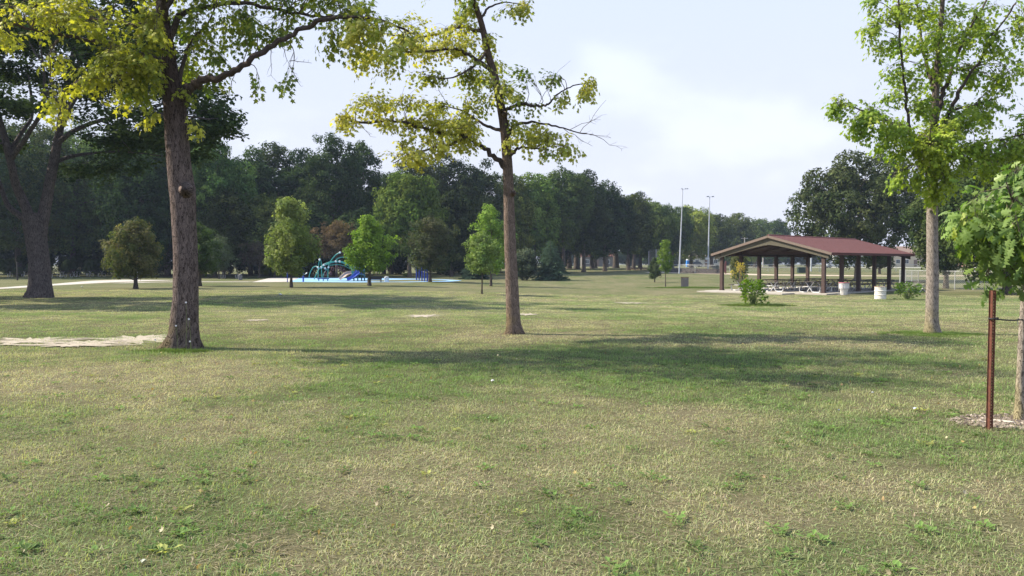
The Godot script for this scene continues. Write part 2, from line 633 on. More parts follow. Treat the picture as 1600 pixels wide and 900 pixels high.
# 0 is straw, 1 is fresh green
func lush(x: float, z: float) -> float:
	var t := 0.53 + 0.45 * nz.get_noise_2d(x * 3.0, z * 3.0) + 0.6 * nf.get_noise_2d(x * 5.0, z * 5.0) + 0.4 * nf.get_noise_2d(x * 17.0, z * 17.0) + 0.4 * nf.get_noise_2d(x * 47.0 + 31.0, z * 47.0)
	for m in marks:
		var dx: float = (x - m[0].x) / m[1]
		var dz: float = (z - m[0].z) / m[2]
		var k := dx * dx + dz * dz
		if k < 2.2: t += m[3] * (1.0 - smoothstep(0.15, 2.2, k))
	return clampf(t, 0.0, 1.0)

const STRAW := Color(0.395, 0.355, 0.235)
const MIDDLE := Color(0.275, 0.285, 0.155)
const GREEN := Color(0.155, 0.22, 0.085)

func lawn_color(t: float) -> Color:
	return STRAW.lerp(MIDDLE, t * 2.0) if t < 0.5 else MIDDLE.lerp(GREEN, t * 2.0 - 1.0)

func line_of(from: float, to: float, first: float, grow: float, fine_to: float) -> Array:
	var out := [from]
	var step := first
	while out[-1] < to:
		if out[-1] > fine_to: step *= grow
		out.append(out[-1] + step)
	return out

func make_ground() -> void:
	var xs := []
	var half := line_of(0.0, 1500.0, 0.4, 1.09, 15.0)
	for i in range(half.size() - 1, 0, -1): xs.append(-half[i])
	xs.append_array(half)
	var zs := []
	var back := line_of(0.0, 400.0, 0.5, 1.3, 2.0)
	for i in range(back.size() - 1, 0, -1): zs.append(back[i])
	for q in line_of(0.0, 1800.0, 0.4, 1.06, 26.0): zs.append(-q)
	var m := MB.new()
	m.flat = false
	for z in zs:
		for x in xs:
			m.v.append(on(x, z))
			m.n.append(Vector3.UP)
			m.uv.append(Vector2(x, z) / 2.3)
			var near: bool = absf(x) < 150.0 and z > -260.0
			var col := lawn_color(lush(x, z) if near else 0.45)
			if z > -26.0: col = col.lerp(Color(0.17, 0.135, 0.095), 0.45)
			if z < -24.0: col = col.lerp(lawn_color(0.40), 0.35)
			m.c.append(col)
	var w := xs.size()
	for i in zs.size() - 1:
		for j in w - 1:
			var a := i * w + j
			# zs run away from the viewer: a is near left, a + w is far left
			m.ix.append(a); m.ix.append(a + w); m.ix.append(a + w + 1)
			m.ix.append(a); m.ix.append(a + w + 1); m.ix.append(a + 1)
	var g := mat("lawn soil", Color.WHITE, 0.95, 0.0, 0.15)
	g.vertex_color_use_as_albedo = true
	var im := Image.create(1024, 1024, false, Image.FORMAT_RGB8)
	im.fill(Color(0.74, 0.74, 0.72))
	var hm := Image.create(1024, 1024, false, Image.FORMAT_RGB8)
	hm.fill(Color(0.3, 0.3, 0.3))
	rng.seed = 404
	for k in 60000:
		var x := rng.randi_range(0, 1023)
		var y := rng.randi_range(0, 1023)
		var t := rng.randf()
		var shade := lerpf(0.28, 1.1, t)
		var dx := rr(-1.2, 1.2)
		var dy := rr(-1.2, 1.2)
		var col := Color(shade, shade * rr(0.95, 1.0), shade * rr(0.85, 1.0))
		for i in rng.randi_range(4, 11):
			var xx := posmod(int(x + dx * i), 1024)
			var yy := posmod(int(y + dy * i), 1024)
			im.set_pixel(xx, yy, col)
			hm.set_pixel(xx, yy, Color(t, t, t))
	hm.bump_map_to_normal_map(3.0)
	g.albedo_texture = ImageTexture.create_from_image(im)
	g.normal_enabled = true
	g.normal_texture = ImageTexture.create_from_image(hm)
	struct("lawn_ground", m, g, "wide dry summer lawn of the park, straw and green in patches")

func in_bare(x: float, z: float) -> bool:   # frayed edges
	for b in bare:
		var k := Vector2((x - b[0].x) / b[1], (z - b[0].z) / b[2]).length() + 0.9 * nf.get_noise_2d(x * 22.0, z * 22.0)
		if k < 0.92: return true
	return false

func make_grass() -> void:
	var gm := leaf_mat("grass blades", Color(0.5, 0.6, 0.25), 0.75)
	rng.seed = 9001
	var xf := [[], [], []]
	var cols := [[], [], []]
	var wx := []
	var wc := []
	var sx := []
	var sc_ := []
	# bands: from, to, spacing, size of a patch
	for band in [[2.6, 9.0, 0.17, 0.9], [9.0, 16.0, 0.235, 1.05], [16.0, 28.0, 0.36, 1.35], [28.0, 52.0, 0.72, 1.9]]:
		var z: float = band[0]
		var s: float = band[2]
		while z < band[1]:
			var wide := z * 0.66 + 2.2
			var x := -wide
			while x < wide:
				var p := on(x + rr(-s, s) * 0.6, -z + rr(-s, s) * 0.6)
				x += s
				if z < 16.0 and rng.randf() < 0.35:
					sx.append(Transform3D(Basis(Vector3.UP, rr(0, TAU)) * rr(0.9, 1.3), p))
					sc_.append(Color(0.46, 0.395, 0.28).lerp(Color(0.30, 0.25, 0.18), rng.randf()) * rr(0.8, 1.2))
				if in_bare(p.x, p.z) and rng.randf() < 0.72: continue
				var thin := nf.get_noise_2d(p.x * 33.0 + 500.0, p.z * 33.0) + 0.6 * nf.get_noise_2d(p.x * 9.0, p.z * 9.0 + 700.0)
				if thin > 0.22 and rng.randf() < smoothstep(0.22, 0.6, thin) * 0.55: continue
				var t := lush(p.x, p.z)
				var col := lawn_color(clampf(t + rr(-0.22, 0.22), 0, 1)) * rr(1.3, 1.95)
				var k := rng.randi_range(0, 2)
				var sc: float = band[3] * rr(0.85, 1.15)
				var tall := 0.84 * sc * rr(0.7, 1.2) * (0.72 + 0.55 * t)
				if z > 16.0: tall *= 0.75
				elif rng.randf() < 0.06: tall *= rr(1.4, 2.2)
				elif rng.randf() < 0.2: tall *= 0.5
				xf[k].append(Transform3D(Basis(Vector3.UP, rr(0, TAU)).scaled(Vector3(sc, tall, sc)), p))
				cols[k].append(col)
				if z < 14.0 and rng.randf() < 0.08 + 0.34 * smoothstep(0.5, 0.85, t):
					var g := rr(0.6, 1.5)
					wx.append(Transform3D(Basis(Vector3.UP, rr(0, TAU)).scaled(Vector3.ONE * rr(0.35, 0.95)), p + Vector3(rr(-0.1, 0.1), 0.018, rr(-0.1, 0.1))))
					wc.append(Color(0.145, 0.235, 0.065) * g if rng.randf() < 0.9 else Color(0.36, 0.38, 0.12) * g)
			z += s
	for k in 3:
		var o := scatter(self, "grass", suite["grass%d" % k], gm, xf[k], cols[k])
		tag(o, ["mown grass blades covering the open lawn, mostly dry tips", "short mown grass growing all over the lawn between dry patches", "cropped lawn grass with straw lying among green blades"][k])
	var weeds := scatter(self, "lawn_weeds", suite["weed0"], gm, wx, wc)
	tag(scatter(self, "dead_grass", suite["straw0"], gm, sx, sc_), "dead grass straw lying loose between the lawn blades")
	tag(weeds, "low broad leaved weeds dotted through the short grass")

# long fresh grass and weeds in an irregular patch
func tuft_patch(c: Vector3, rx: float, rz: float, n: int, col: Color, sc: float, label: String) -> void:
	var gm := leaf_mat("grass blades")
	var xf := []
	var cols := []
	for i in n:
		var g := rr(0, TAU)
		var r := sqrt(rng.randf())
		var p := on(c.x + cos(g) * r * rx * rr(0.8, 1.15), c.z + sin(g) * r * rz * rr(0.8, 1.15))
		var s := sc * rr(0.6, 1.1) * (1.1 - 0.5 * r)
		xf.append(Transform3D(Basis(Vector3.UP, rr(0, TAU)).scaled(Vector3(sc, s, sc)), p))
		cols.append(col * rr(0.75, 1.3))
	tag(scatter(self, "tall_grass", suite["tall_grass0"], gm, xf, cols), label)

# a sheet lying 4 mm over the ground, its outline roughened
func sheet(pts: Array, lift := 0.004, rough := 0.0, steps := 3, tile := 1.0) -> MB:
	var ring := []
	for i in pts.size():
		var a: Vector3 = pts[i]
		var b: Vector3 = pts[(i + 1) % pts.size()]
		for k in steps:
			var p := a.lerp(b, float(k) / steps)
			ring.append(Vector2(p.x + rough * nf.get_noise_2d(p.x * 20.0, p.z * 20.0), p.z + rough * nf.get_noise_2d(p.x * 20.0 + 90.0, p.z * 20.0)))
	var m := MB.new()
	var tr := Geometry2D.triangulate_polygon(PackedVector2Array(ring))
	for q in ring:
		m.v.append(on(q.x, q.y) + Vector3(0, lift, 0))
		m.c.append(Color.WHITE)
		m.uv.append(q / tile)
	for i in range(0, tr.size(), 3):
		var a: Vector3 = m.v[tr[i]]
		var n := (m.v[tr[i + 1]] - a).cross(m.v[tr[i + 2]] - a)
		m.ix.append(tr[i])
		if n.y > 0.0:
			m.ix.append(tr[i + 2]); m.ix.append(tr[i + 1])
		else:
			m.ix.append(tr[i + 1]); m.ix.append(tr[i + 2])
	return m

# a strip along a line of ground points, laid as short pieces so that it follows the land
func strip(pts: Array, width: Array, lift := 0.006) -> MB:
	var p := smooth_line(pts, 8)
	var wd := smooth_values(width, 8)
	var m := MB.new()
	m.flat = false
	for i in p.size():
		var t: Vector3 = (p[mini(i + 1, p.size() - 1)] - p[maxi(i - 1, 0)])
		t.y = 0
		var s := t.normalized().cross(Vector3.UP)
		for k in 5:
			var q: Vector3 = p[i] + s * wd[i] * (k - 2.0) / 4.0
			m.v.append(on(q.x, q.z) + Vector3(0, lift, 0))
			m.n.append(Vector3.UP)
			m.c.append(Color.WHITE)
			m.uv.append(Vector2(q.x, q.z))
	for i in p.size() - 1:
		for k in 4:
			var a := i * 5 + k
			m.ix.append(a); m.ix.append(a + 5); m.ix.append(a + 6)
			m.ix.append(a); m.ix.append(a + 6); m.ix.append(a + 1)
	return m

func make_bare() -> void:
	# earth patches; grass thins out over them
	for q in [[45, 533, 80, 4.5], [212, 530, 58, 5], [135, 536, 62, 2.8], [660, 494, 22, 1.6], [402, 501, 16, 1.0], [822, 492, 14, 1.3], [985, 474, 20, 0.7], [110, 541, 70, 2.0]]:
		var o := at(q[0], q[1])
		var dz := absf(at(q[0], q[1] - q[3]).z - at(q[0], q[1] + q[3]).z) / 2.0
		bare.append([o, q[2] * -o.z / F, dz])

func build_bare() -> void:
	var sand := worn("pale dry earth", Color(0.35, 0.30, 0.245), 0.95, 0.0, 0.3, 1.3)
	var said := ["long pale bare earth patch in the lawn beside the big maple trunk", "bare sandy earth touching the foot of the big maple", "thin worn earth joining the two larger bare patches by the big maple", "small worn earth scar in the middle of the lawn", "little bare spot in the grass past the big maple", "small bare earth spot beside the slim maple", "thin worn streak of earth on the far lawn", "narrow earth edge along the worn patch by the big maple"]
	for i in bare.size():
		var b: Array = bare[i]
		struct("bare_ground", blot(b[0], b[1], b[2], 0.85, 0.005 + 0.003 * i), sand, said[i])

# an irregular rounded sheet following the land
func blot(c: Vector3, rx: float, rz: float, rough: float, lift: float) -> MB:
	var m := MB.new()
	m.flat = false
	var n := 96
	for ring in 5:
		for k in n:
			var g := TAU * k / n
			var f := 1.0 + rough * (1.5 * nf.get_noise_2d(cos(g) * 60.0 + c.x * 7.0, sin(g) * 60.0 + c.z * 7.0) + 0.6 * nf.get_noise_2d(cos(g) * 300.0, sin(g) * 300.0 + c.x))
			var r := ring / 4.0 * f
			var p := on(c.x + cos(g) * r * rx, c.z + sin(g) * r * rz)
			m.v.append(p + Vector3(0, lift, 0))
			m.n.append(Vector3.UP)
			m.c.append(Color.WHITE)
			m.uv.append(Vector2(p.x, p.z))
	for ring in 4:
		for k in n:
			var a := ring * n + k
			var b := ring * n + (k + 1) % n
			m.ix.append(a); m.ix.append(a + n); m.ix.append(b + n)
			m.ix.append(a); m.ix.append(b + n); m.ix.append(b)
	return m

# ------------------------------------------------------------------ trees close by
# limbs: [[[px, py, offset in depth], ...], radius at its base in px, at its tip, keep for twigs]
# sprays: [px, py, rx, ry, offset in depth, half depth in m, sprigs, colour 0 green .. 1 yellow]
func near_tree(root: Node3D, d: float, trunk: Array, limbs: Array, sprays: Array, bark: Material, kind: String, lm: Material, green: Color, yellow: Color, sprig_scale: float, amp: float, single_leaves: int, seed_: int, bare_twigs := [], thin := 0.66) -> void:
	rng.seed = seed_
	var holds := []         # [point, direction, radius]
	var tp := []
	var tr := []
	for q in trunk:
		tp.append(pt(q[0], q[1], d + (q[3] if q.size() > 3 else 0.0)))
		tr.append(q[2] * 0.9 * d / F)
	tp[0].y = minf(tp[0].y, ground(tp[0].x, tp[0].z) - 0.08)
	var sp := smooth_line(tp, 8)
	var sr := smooth_values(tr, 8)
	var m := MB.new()
	m.tube(sp, sr, 110, Color.WHITE, amp, 1.0, nf)
	for i in m.c.size():       # bark tint goes darker higher up the trunk
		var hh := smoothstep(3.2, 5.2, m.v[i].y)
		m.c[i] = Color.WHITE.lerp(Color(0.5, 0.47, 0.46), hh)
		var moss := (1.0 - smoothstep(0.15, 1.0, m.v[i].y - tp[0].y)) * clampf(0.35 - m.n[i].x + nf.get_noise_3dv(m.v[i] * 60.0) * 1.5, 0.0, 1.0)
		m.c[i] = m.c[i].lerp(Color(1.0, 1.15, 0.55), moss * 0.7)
		# roots spread where the trunk meets the ground
		var low := pow(clampf(1.0 - (m.v[i].y - tp[0].y) / 0.5, 0.0, 1.0), 2.0)
		var g := atan2(m.n[i].x, m.n[i].z)
		if low > 0.0: m.v[i] += Vector3(m.n[i].x, 0, m.n[i].z) * tr[2] * low * (0.1 + 0.55 * pow(0.5 + 0.5 * sin(g * 5.0 + seed_ + 0.8 * sin(g * 2.0)), 2.0))
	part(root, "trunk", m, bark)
	var from := int(sp.size() * 0.5)
	for i in range(from, sp.size()):
		holds.append([sp[i], (sp[i] - sp[i - 1]).normalized(), sr[i]])
	for L in limbs:
		var lp := []
		for q in L[0]: lp.append(pt(q[0], q[1], d + q[2]))
		var ls := smooth_line(lp, 5)
		var lr := []
		for i in ls.size():
			lr.append(lerpf(L[1], L[2], pow(float(i) / (ls.size() - 1), 0.8)) * d / F)
			if i > 1: ls[i] += ball() * lr[i] * 0.9
		lr[0] *= 1.35
		var lm2 := MB.new()
		lm2.tube(ls, lr, 12, Color.WHITE, lr[0] * 0.12, 1.0, nf, true)
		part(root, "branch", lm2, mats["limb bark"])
		for i in range(2, ls.size()):
			holds.append([ls[i], (ls[i] - ls[i - 1]).normalized(), lr[i]])
	var twigs := MB.new()
	var spots := []         # [transform, colour]
	for S in sprays:
		var c := pt(S[0], S[1], d + S[4])
		var s: float = F / (d + S[4])
		var ext := Vector3(S[2] / s, S[3] / s, S[5])
		var n := int(ceil(S[6] * (thin if S[1] > 0 else 0.85)))
		var groups := maxi(1, int(ceil(n / 7.0)))
		for g in groups:
			var aim := c + ball() * ext * 0.75
			var best := -1
			var least := 1e9
			for i in holds.size():
				var h: Array = holds[i]
				var dd: float = h[0].distance_to(aim) * (1.0 if h[0].y < aim.y + 0.3 else 1.25) + rr(0, 0.35)
				if dd < least:
					least = dd
					best = i
			var h: Array = holds[best]
			var len_: float = h[0].distance_to(aim)
			var bow: Vector3 = h[0] + h[1] * len_ * 0.35 + (aim - h[0]) * 0.3 + Vector3(0, 0.12 * len_, 0)
			var line := []
			for k in 8:
				var t := k / 7.0
				line.append((h[0] as Vector3).lerp(bow, t).lerp(bow.lerp(aim, t), t) + (ball() * 0.035 * len_ if k > 0 else Vector3.ZERO))
			var r0 := minf(h[2] * 0.6, 0.006 + 0.007 * len_)
			var rad := []
			for k in 8: rad.append(lerpf(r0, 0.0035, k / 7.0))
			twigs.tube(line, rad, 5)
			var count := mini(7, n - g * 7)
			for k in count:
				var from_: Vector3 = line[rng.randi_range(3, 7)]
				var tip := aim + ball() * ext * Vector3(0.6, 0.8, 0.6)
				if from_.distance_to(tip) > 1.3: tip = from_ + (tip - from_).normalized() * rr(0.6, 1.3)
				var mid := from_.lerp(tip, 0.5) + Vector3(0, 0.06, 0) + ball() * 0.06
				twigs.tube([from_, mid, tip], [0.0042, 0.0032, 0.0022], 3)
				var dir := (tip - mid).normalized()
				var y := (dir + Vector3(0, -0.25, 0) + ball() * 0.35).normalized()
				var x := y.cross(Vector3.UP)
				if x.length() < 0.1: x = Vector3.RIGHT
				x = x.normalized()
				var z := x.cross(y).normalized()
				var sc := sprig_scale * rr(0.8, 1.15)
				var yel := clampf(S[7] + rr(-0.28, 0.28), 0.0, 1.0)
				var col := green.lerp(yellow, yel) * rr(0.8, 1.22)
				spots.append([Transform3D(Basis(x, y, z) * sc, tip - y * 0.12), col])
				if rng.randf() < 0.4:
					spots.append([Transform3D(Basis(x, y, z).rotated(y, rr(-0.8, 0.8)) * sc * 0.9, mid - y * 0.1), col * rr(0.85, 1.1)])
	for q in bare_twigs:
		var a := pt(q[0], q[1], d + q[2])
		var b := pt(q[3], q[4], d + q[5])
		var l := a.distance_to(b)
		var line := [a]
		for k in range(1, 6): line.append(a.lerp(b, k / 5.0) + ball() * 0.05 * l)
		twigs.tube(line, [0.008, 0.007, 0.006, 0.005, 0.004, 0.003], 4)
		for k in 5:
			var o: Vector3 = line[rng.randi_range(1, 5)]
			var e2 := o + ((b - a).normalized() * 0.5 + rdir() * 0.55) * l * rr(0.2, 0.45)
			twigs.tube([o, o.lerp(e2, 0.5) + ball() * 0.04, e2], [0.0035, 0.003, 0.002], 3)
	part(root, "twigs", twigs, mat("twig bark", Color(0.11, 0.085, 0.07), 0.9), false, "stuff")
	# the leaves that show largest are single leaves; the rest of the crown is one mass
	var near := []
	var rest := []
	for q in spots:
		var o: Vector3 = q[0].origin
		var py := HORIZON - (o.y - EYE) / -o.z * F
		var px := 800.0 + o.x / -o.z * F
		if py > 0.0 and px > 0.0 and px < 1600.0: near.append(q)
		else: rest.append(q)
	near.sort_custom(func(a, b): return a[0].origin.z > b[0].origin.z)
	var places: Array = suite[kind + "_places0"]
	var singles := mini(near.size(), single_leaves / places.size())
	for i in near.size():
		if i >= singles:
			rest.append(near[i])
			continue
		var q: Array = near[i]
		var tone: Color = q[1]
		var level := clampi(int(round((tone.r / maxf(tone.g, 0.01)) * 6.0)), 1, 8)
		var dim := clampi(int(round(tone.g * 16.0)), 1, 11)
		var own := leaf_mat("%s leaf %d %d" % [kind, level, dim], Color(1.0, 1.0, 0.35))
		own.albedo_color = Color(level / 6.0 * dim / 16.0, dim / 16.0, green.b * dim / 16.0 / green.g).linear_to_srgb()
		for k in places.size():
			var L: Array = places[k]
			var t: Transform3D = q[0] * Transform3D((L[0] as Basis).scaled(Vector3.ONE * L[2]), L[1])
			t.origin -= root.position
			mesh_part(root, "leaf", suite["%s_leaf%d" % [kind, k % 3]], own, t)
	for v in 3:
		var xf := []
		var cols := []
		for i in range(v, rest.size(), 3):
			xf.append(rest[i][0])
			cols.append(rest[i][1])
		scatter(root, "foliage", suite["%s_sprig%d" % [kind, v]], lm, xf, cols)

func big_maple() -> void:
	var base := at(283, 545)
	var d := -base.z
	var root := thing("maple_tree", "thick trunked maple with yellowing leaves beside the bare earth patch", "tree", base)
	var trunk := [[283, 552, 37], [283, 546, 33], [284, 538, 28.5], [286, 524, 25.5], [287, 500, 23.5], [289, 460, 21], [290, 400, 20], [289, 350, 20], [288, 310, 21], [287, 296, 21.5], [285, 280, 20.5], [281, 235, 19], [278, 190, 18], [276, 155, 18], [271, 125, 14], [267, 85, 11], [262, 45, 9], [256, 0, 8], [250, -60, 7.2], [246, -130, 6], [240, -210, 5], [236, -300, 3.8], [232, -400, 2.6], [230, -500, 1.3]]
	var limbs := [
		[[[280, 172, 0], [292, 145, -0.1], [303, 136, -0.2], [325, 128, -0.3], [360, 118, -0.5], [395, 98, -0.6], [430, 72, -0.7], [470, 52, -0.8], [505, 37, -1.0], [545, 30, -1.1], [590, 34, -1.2], [640, 52, -1.3]], 8.5, 1.0],
		[[[266, 70, 0], [285, 30, 0.1], [325, 15, 0.3], [380, 9, 0.4], [430, 18, 0.3], [480, 28, 0.2], [530, 30, 0.0], [585, 22, 0.0]], 5.5, 1.0],
		[[[268, 105, 0], [240, 92, -0.1], [205, 82, -0.3], [158, 70, -0.5], [97, 57, -0.8], [33, 43, -1.0], [-45, 20, -1.2]], 5.0, 1.4],
		[[[262, 50, 0], [225, 42, 0.5], [173, 36, 0.9], [125, 30, 1.2], [70, 22, 1.4], [0, 10, 1.6]], 4.2, 1.2],
		[[[260, 25, 0], [300, -40, 0.3], [370, -110, 0.6], [450, -150, 0.8]], 5.0, 1.2],
		[[[254, -10, 0], [190, -70, -0.4], [100, -130, -0.6], [10, -160, -0.9]], 5.0, 1.2],
		[[[262, 40, 0], [262, -20, -1.2], [275, -80, -2.4], [285, -130, -3.2]], 4.5, 1.2],
		[[[258, 15, 0], [262, -40, 1.2], [290, -90, 2.6], [300, -130, 3.4]], 4.5, 1.2],
		[[[283, 132, 0], [300, 70, 0.3], [330, 40, 0.8], [345, 0, 1.3]], 3.6, 1.0],
		[[[238, -200, 0], [290, -270, 0.8], [350, -310, 1.4]], 3.6, 1.0], [[[240, -180, 0], [180, -260, -0.8], [110, -310, -1.4]], 3.6, 1.0], [[[236, -290, 0], [190, -380, 0.6], [140, -440, 1.0]], 3.0, 0.9], [[[238, -220, 0], [235, -290, -1.6], [225, -350, -3.0]], 3.4, 1.0], [[[234, -340, 0], [270, -420, -0.6], [300, -460, -1.2]], 2.6, 0.9],
		[[[240, 92, -0.1], [215, 105, -0.5], [190, 120, -0.8]], 2.5, 0.8]]
	var sprays := [
		[195, 95, 62, 46, -0.7, 0.9, 105, 0.62], [170, 130, 40, 22, -0.6, 0.6, 34, 0.8], [228, 70, 35, 40, -0.9, 0.6, 45, 0.45], [215, 140, 22, 16, -0.6, 0.4, 16, 0.25],
		[60, 24, 75, 26, -1.0, 0.8, 70, 0.72], [130, 12, 70, 22, 0.2, 0.9, 50, 0.5], [20, 55, 40, 18, -0.9, 0.6, 22, 0.7], [150, 45, 60, 16, 0.6, 0.6, 24, 0.6],
		[96, 172, 26, 19, -0.5, 0.4, 17, 0.82], [118, 130, 16, 12, -0.5, 0.3, 8, 0.75], [85, 90, 26, 14, -0.8, 0.4, 12, 0.7], [258, 42, 34, 24, -1.0, 0.5, 34, 0.6],
		[325, 40, 42, 40, 0.4, 0.9, 66, 0.18], [300, 95, 22, 26, 0.5, 0.5, 16, 0.2], [345, 85, 24, 22, 0.4, 0.5, 15, 0.15], [370, 20, 45, 26, 0.4, 0.9, 40, 0.15], [395, 60, 32, 30, 0.0, 0.7, 20, 0.2], [330, 118, 30, 12, -0.2, 0.4, 9, 0.15],
		[430, 45, 36, 22, 0.0, 0.7, 22, 0.2], [470, 15, 55, 22, 0.2, 0.9, 40, 0.2], [530, 18, 48, 22, -0.2, 0.9, 40, 0.3], [575, 25, 40, 22, -0.7, 0.8, 28, 0.35], [560, 62, 38, 26, -1.1, 0.7, 34, 0.7], [610, 50, 35, 26, -1.2, 0.6, 22, 0.55], [520, 62, 26, 14, -1.0, 0.5, 12, 0.4], [625, 85, 30, 14, -1.2, 0.5, 11, 0.6],
		[455, 130, 22, 9, -0.9, 0.3, 7, 0.1], [412, 135, 9, 7, -0.8, 0.2, 3, 0.1], [306, 190, 8, 14, -0.2, 0.2, 5, 0.75], [243, 192, 10, 9, -0.2, 0.2, 5, 0.75], [240, 120, 20, 20, -0.7, 0.4, 12, 0.4], [300, 150, 14, 10, -0.2, 0.3, 4, 0.5],
		[250, -80, 170, 60, 0.0, 3.4, 270, 0.35], [380, -60, 120, 45, 0.6, 2.6, 150, 0.3], [110, -70, 120, 45, -0.6, 2.6, 140, 0.5], [250, -200, 140, 70, 0.0, 2.8, 200, 0.35], [480, -40, 80, 30, 0.6, 2.0, 70, 0.3],
		[120, -310, 110, 60, -1.2, 2.0, 110, 0.3], [340, -300, 110, 60, 1.2, 2.0, 110, 0.3], [225, -350, 100, 60, -2.4, 1.4, 90, 0.3], [160, -440, 110, 55, 0.8, 1.8, 110, 0.3], [290, -460, 80, 50, -0.8, 1.6, 70, 0.3], [235, -250, 120, 50, -2.8, 1.2, 80, 0.3]]
	var bt := [[440, 66, -0.7, 455, 105, -0.9], [455, 105, -0.9, 470, 135, -0.9], [455, 98, -0.9, 490, 100, -0.9], [370, 118, -0.5, 360, 150, -0.7], [300, 137, -0.2, 320, 108, -0.3], [425, 75, -0.7, 428, 120, -0.7]]
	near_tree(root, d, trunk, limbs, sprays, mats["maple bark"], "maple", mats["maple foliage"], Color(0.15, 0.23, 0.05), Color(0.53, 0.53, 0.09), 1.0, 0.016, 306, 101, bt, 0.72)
	# the old branch scars
	for q in [[290, 297, 9.0], [264, 226, 7.0]]:
		var k := MB.new()
		var o := pt(q[0], q[1], d - (0.245 if q[0] > 280 else 0.16))
		var r: float = q[2] * d / F
		var ring := []
		var dirv := Vector3(0.1, 0.0, 1.0).normalized() if q[0] > 280 else Vector3(-0.75, 0.1, 0.6).normalized()
		k.tube([o - dirv * 0.05, o + dirv * 0.0, o + dirv * 0.012, o + dirv * 0.014, o - dirv * 0.03], [r * 1.4, r * 1.0, r * 0.7, r * 0.45, r * 0.35], 18, Color.WHITE, 0.004, 1.0, nf, true)
		part(root, "knot", k, mats["maple bark"])
	# weeds, leaf litter and small white flowers at its foot
	tuft_patch(base + Vector3(0.0, 0, 0.55), 0.75, 0.28, 46, Color(0.12, 0.19, 0.04), 0.7, "weedy grass growing against the foot of the big maple")
	rng.seed = 55
	for i in 5:
		var o: Vector3 = base + Vector3([0.28, 0.34, 0.12, -0.35, 0.4][i], 0, [0.5, 0.42, 0.52, 0.45, 0.55][i])
		var top: Vector3 = o + Vector3(rr(-0.03, 0.03), [0.95, 0.62, 0.5, 0.22, 0.2][i], rr(-0.02, 0.02))
		var f := thing("daisy_flower", ["white weed flower highest up against the big maple trunk", "white weed flower halfway up the bark edge of the big maple", "white weed flower over the moss on the big maple foot", "low white flower by the bare earth side of the big maple", "low white flower on the shaded root of the big maple"][i], "flower", on(o.x, o.z), 0.0, "white flowers at the maple foot")
		var st := MB.new()
		st.tube([on(o.x, o.z), o.lerp(top, 0.5) + Vector3(0.015, 0, 0), top], [0.004, 0.003, 0.002], 4)
		part(f, "stem", st, mat("weed stem", Color(0.12, 0.17, 0.05)))
		var pe := MB.new()
		for k in 9:
			var g := TAU * k / 9.0
			var dv := Vector3(cos(g), sin(g) * 0.9, 0.35)
			var sv := Vector3(-sin(g), cos(g), 0.0) * 0.007
			pe.quad(top, top + dv * 0.012 - sv, top + dv * 0.022, top + dv * 0.012 + sv)
		part(f, "petals", pe, mat("white petals", Color(0.8, 0.78, 0.82)))

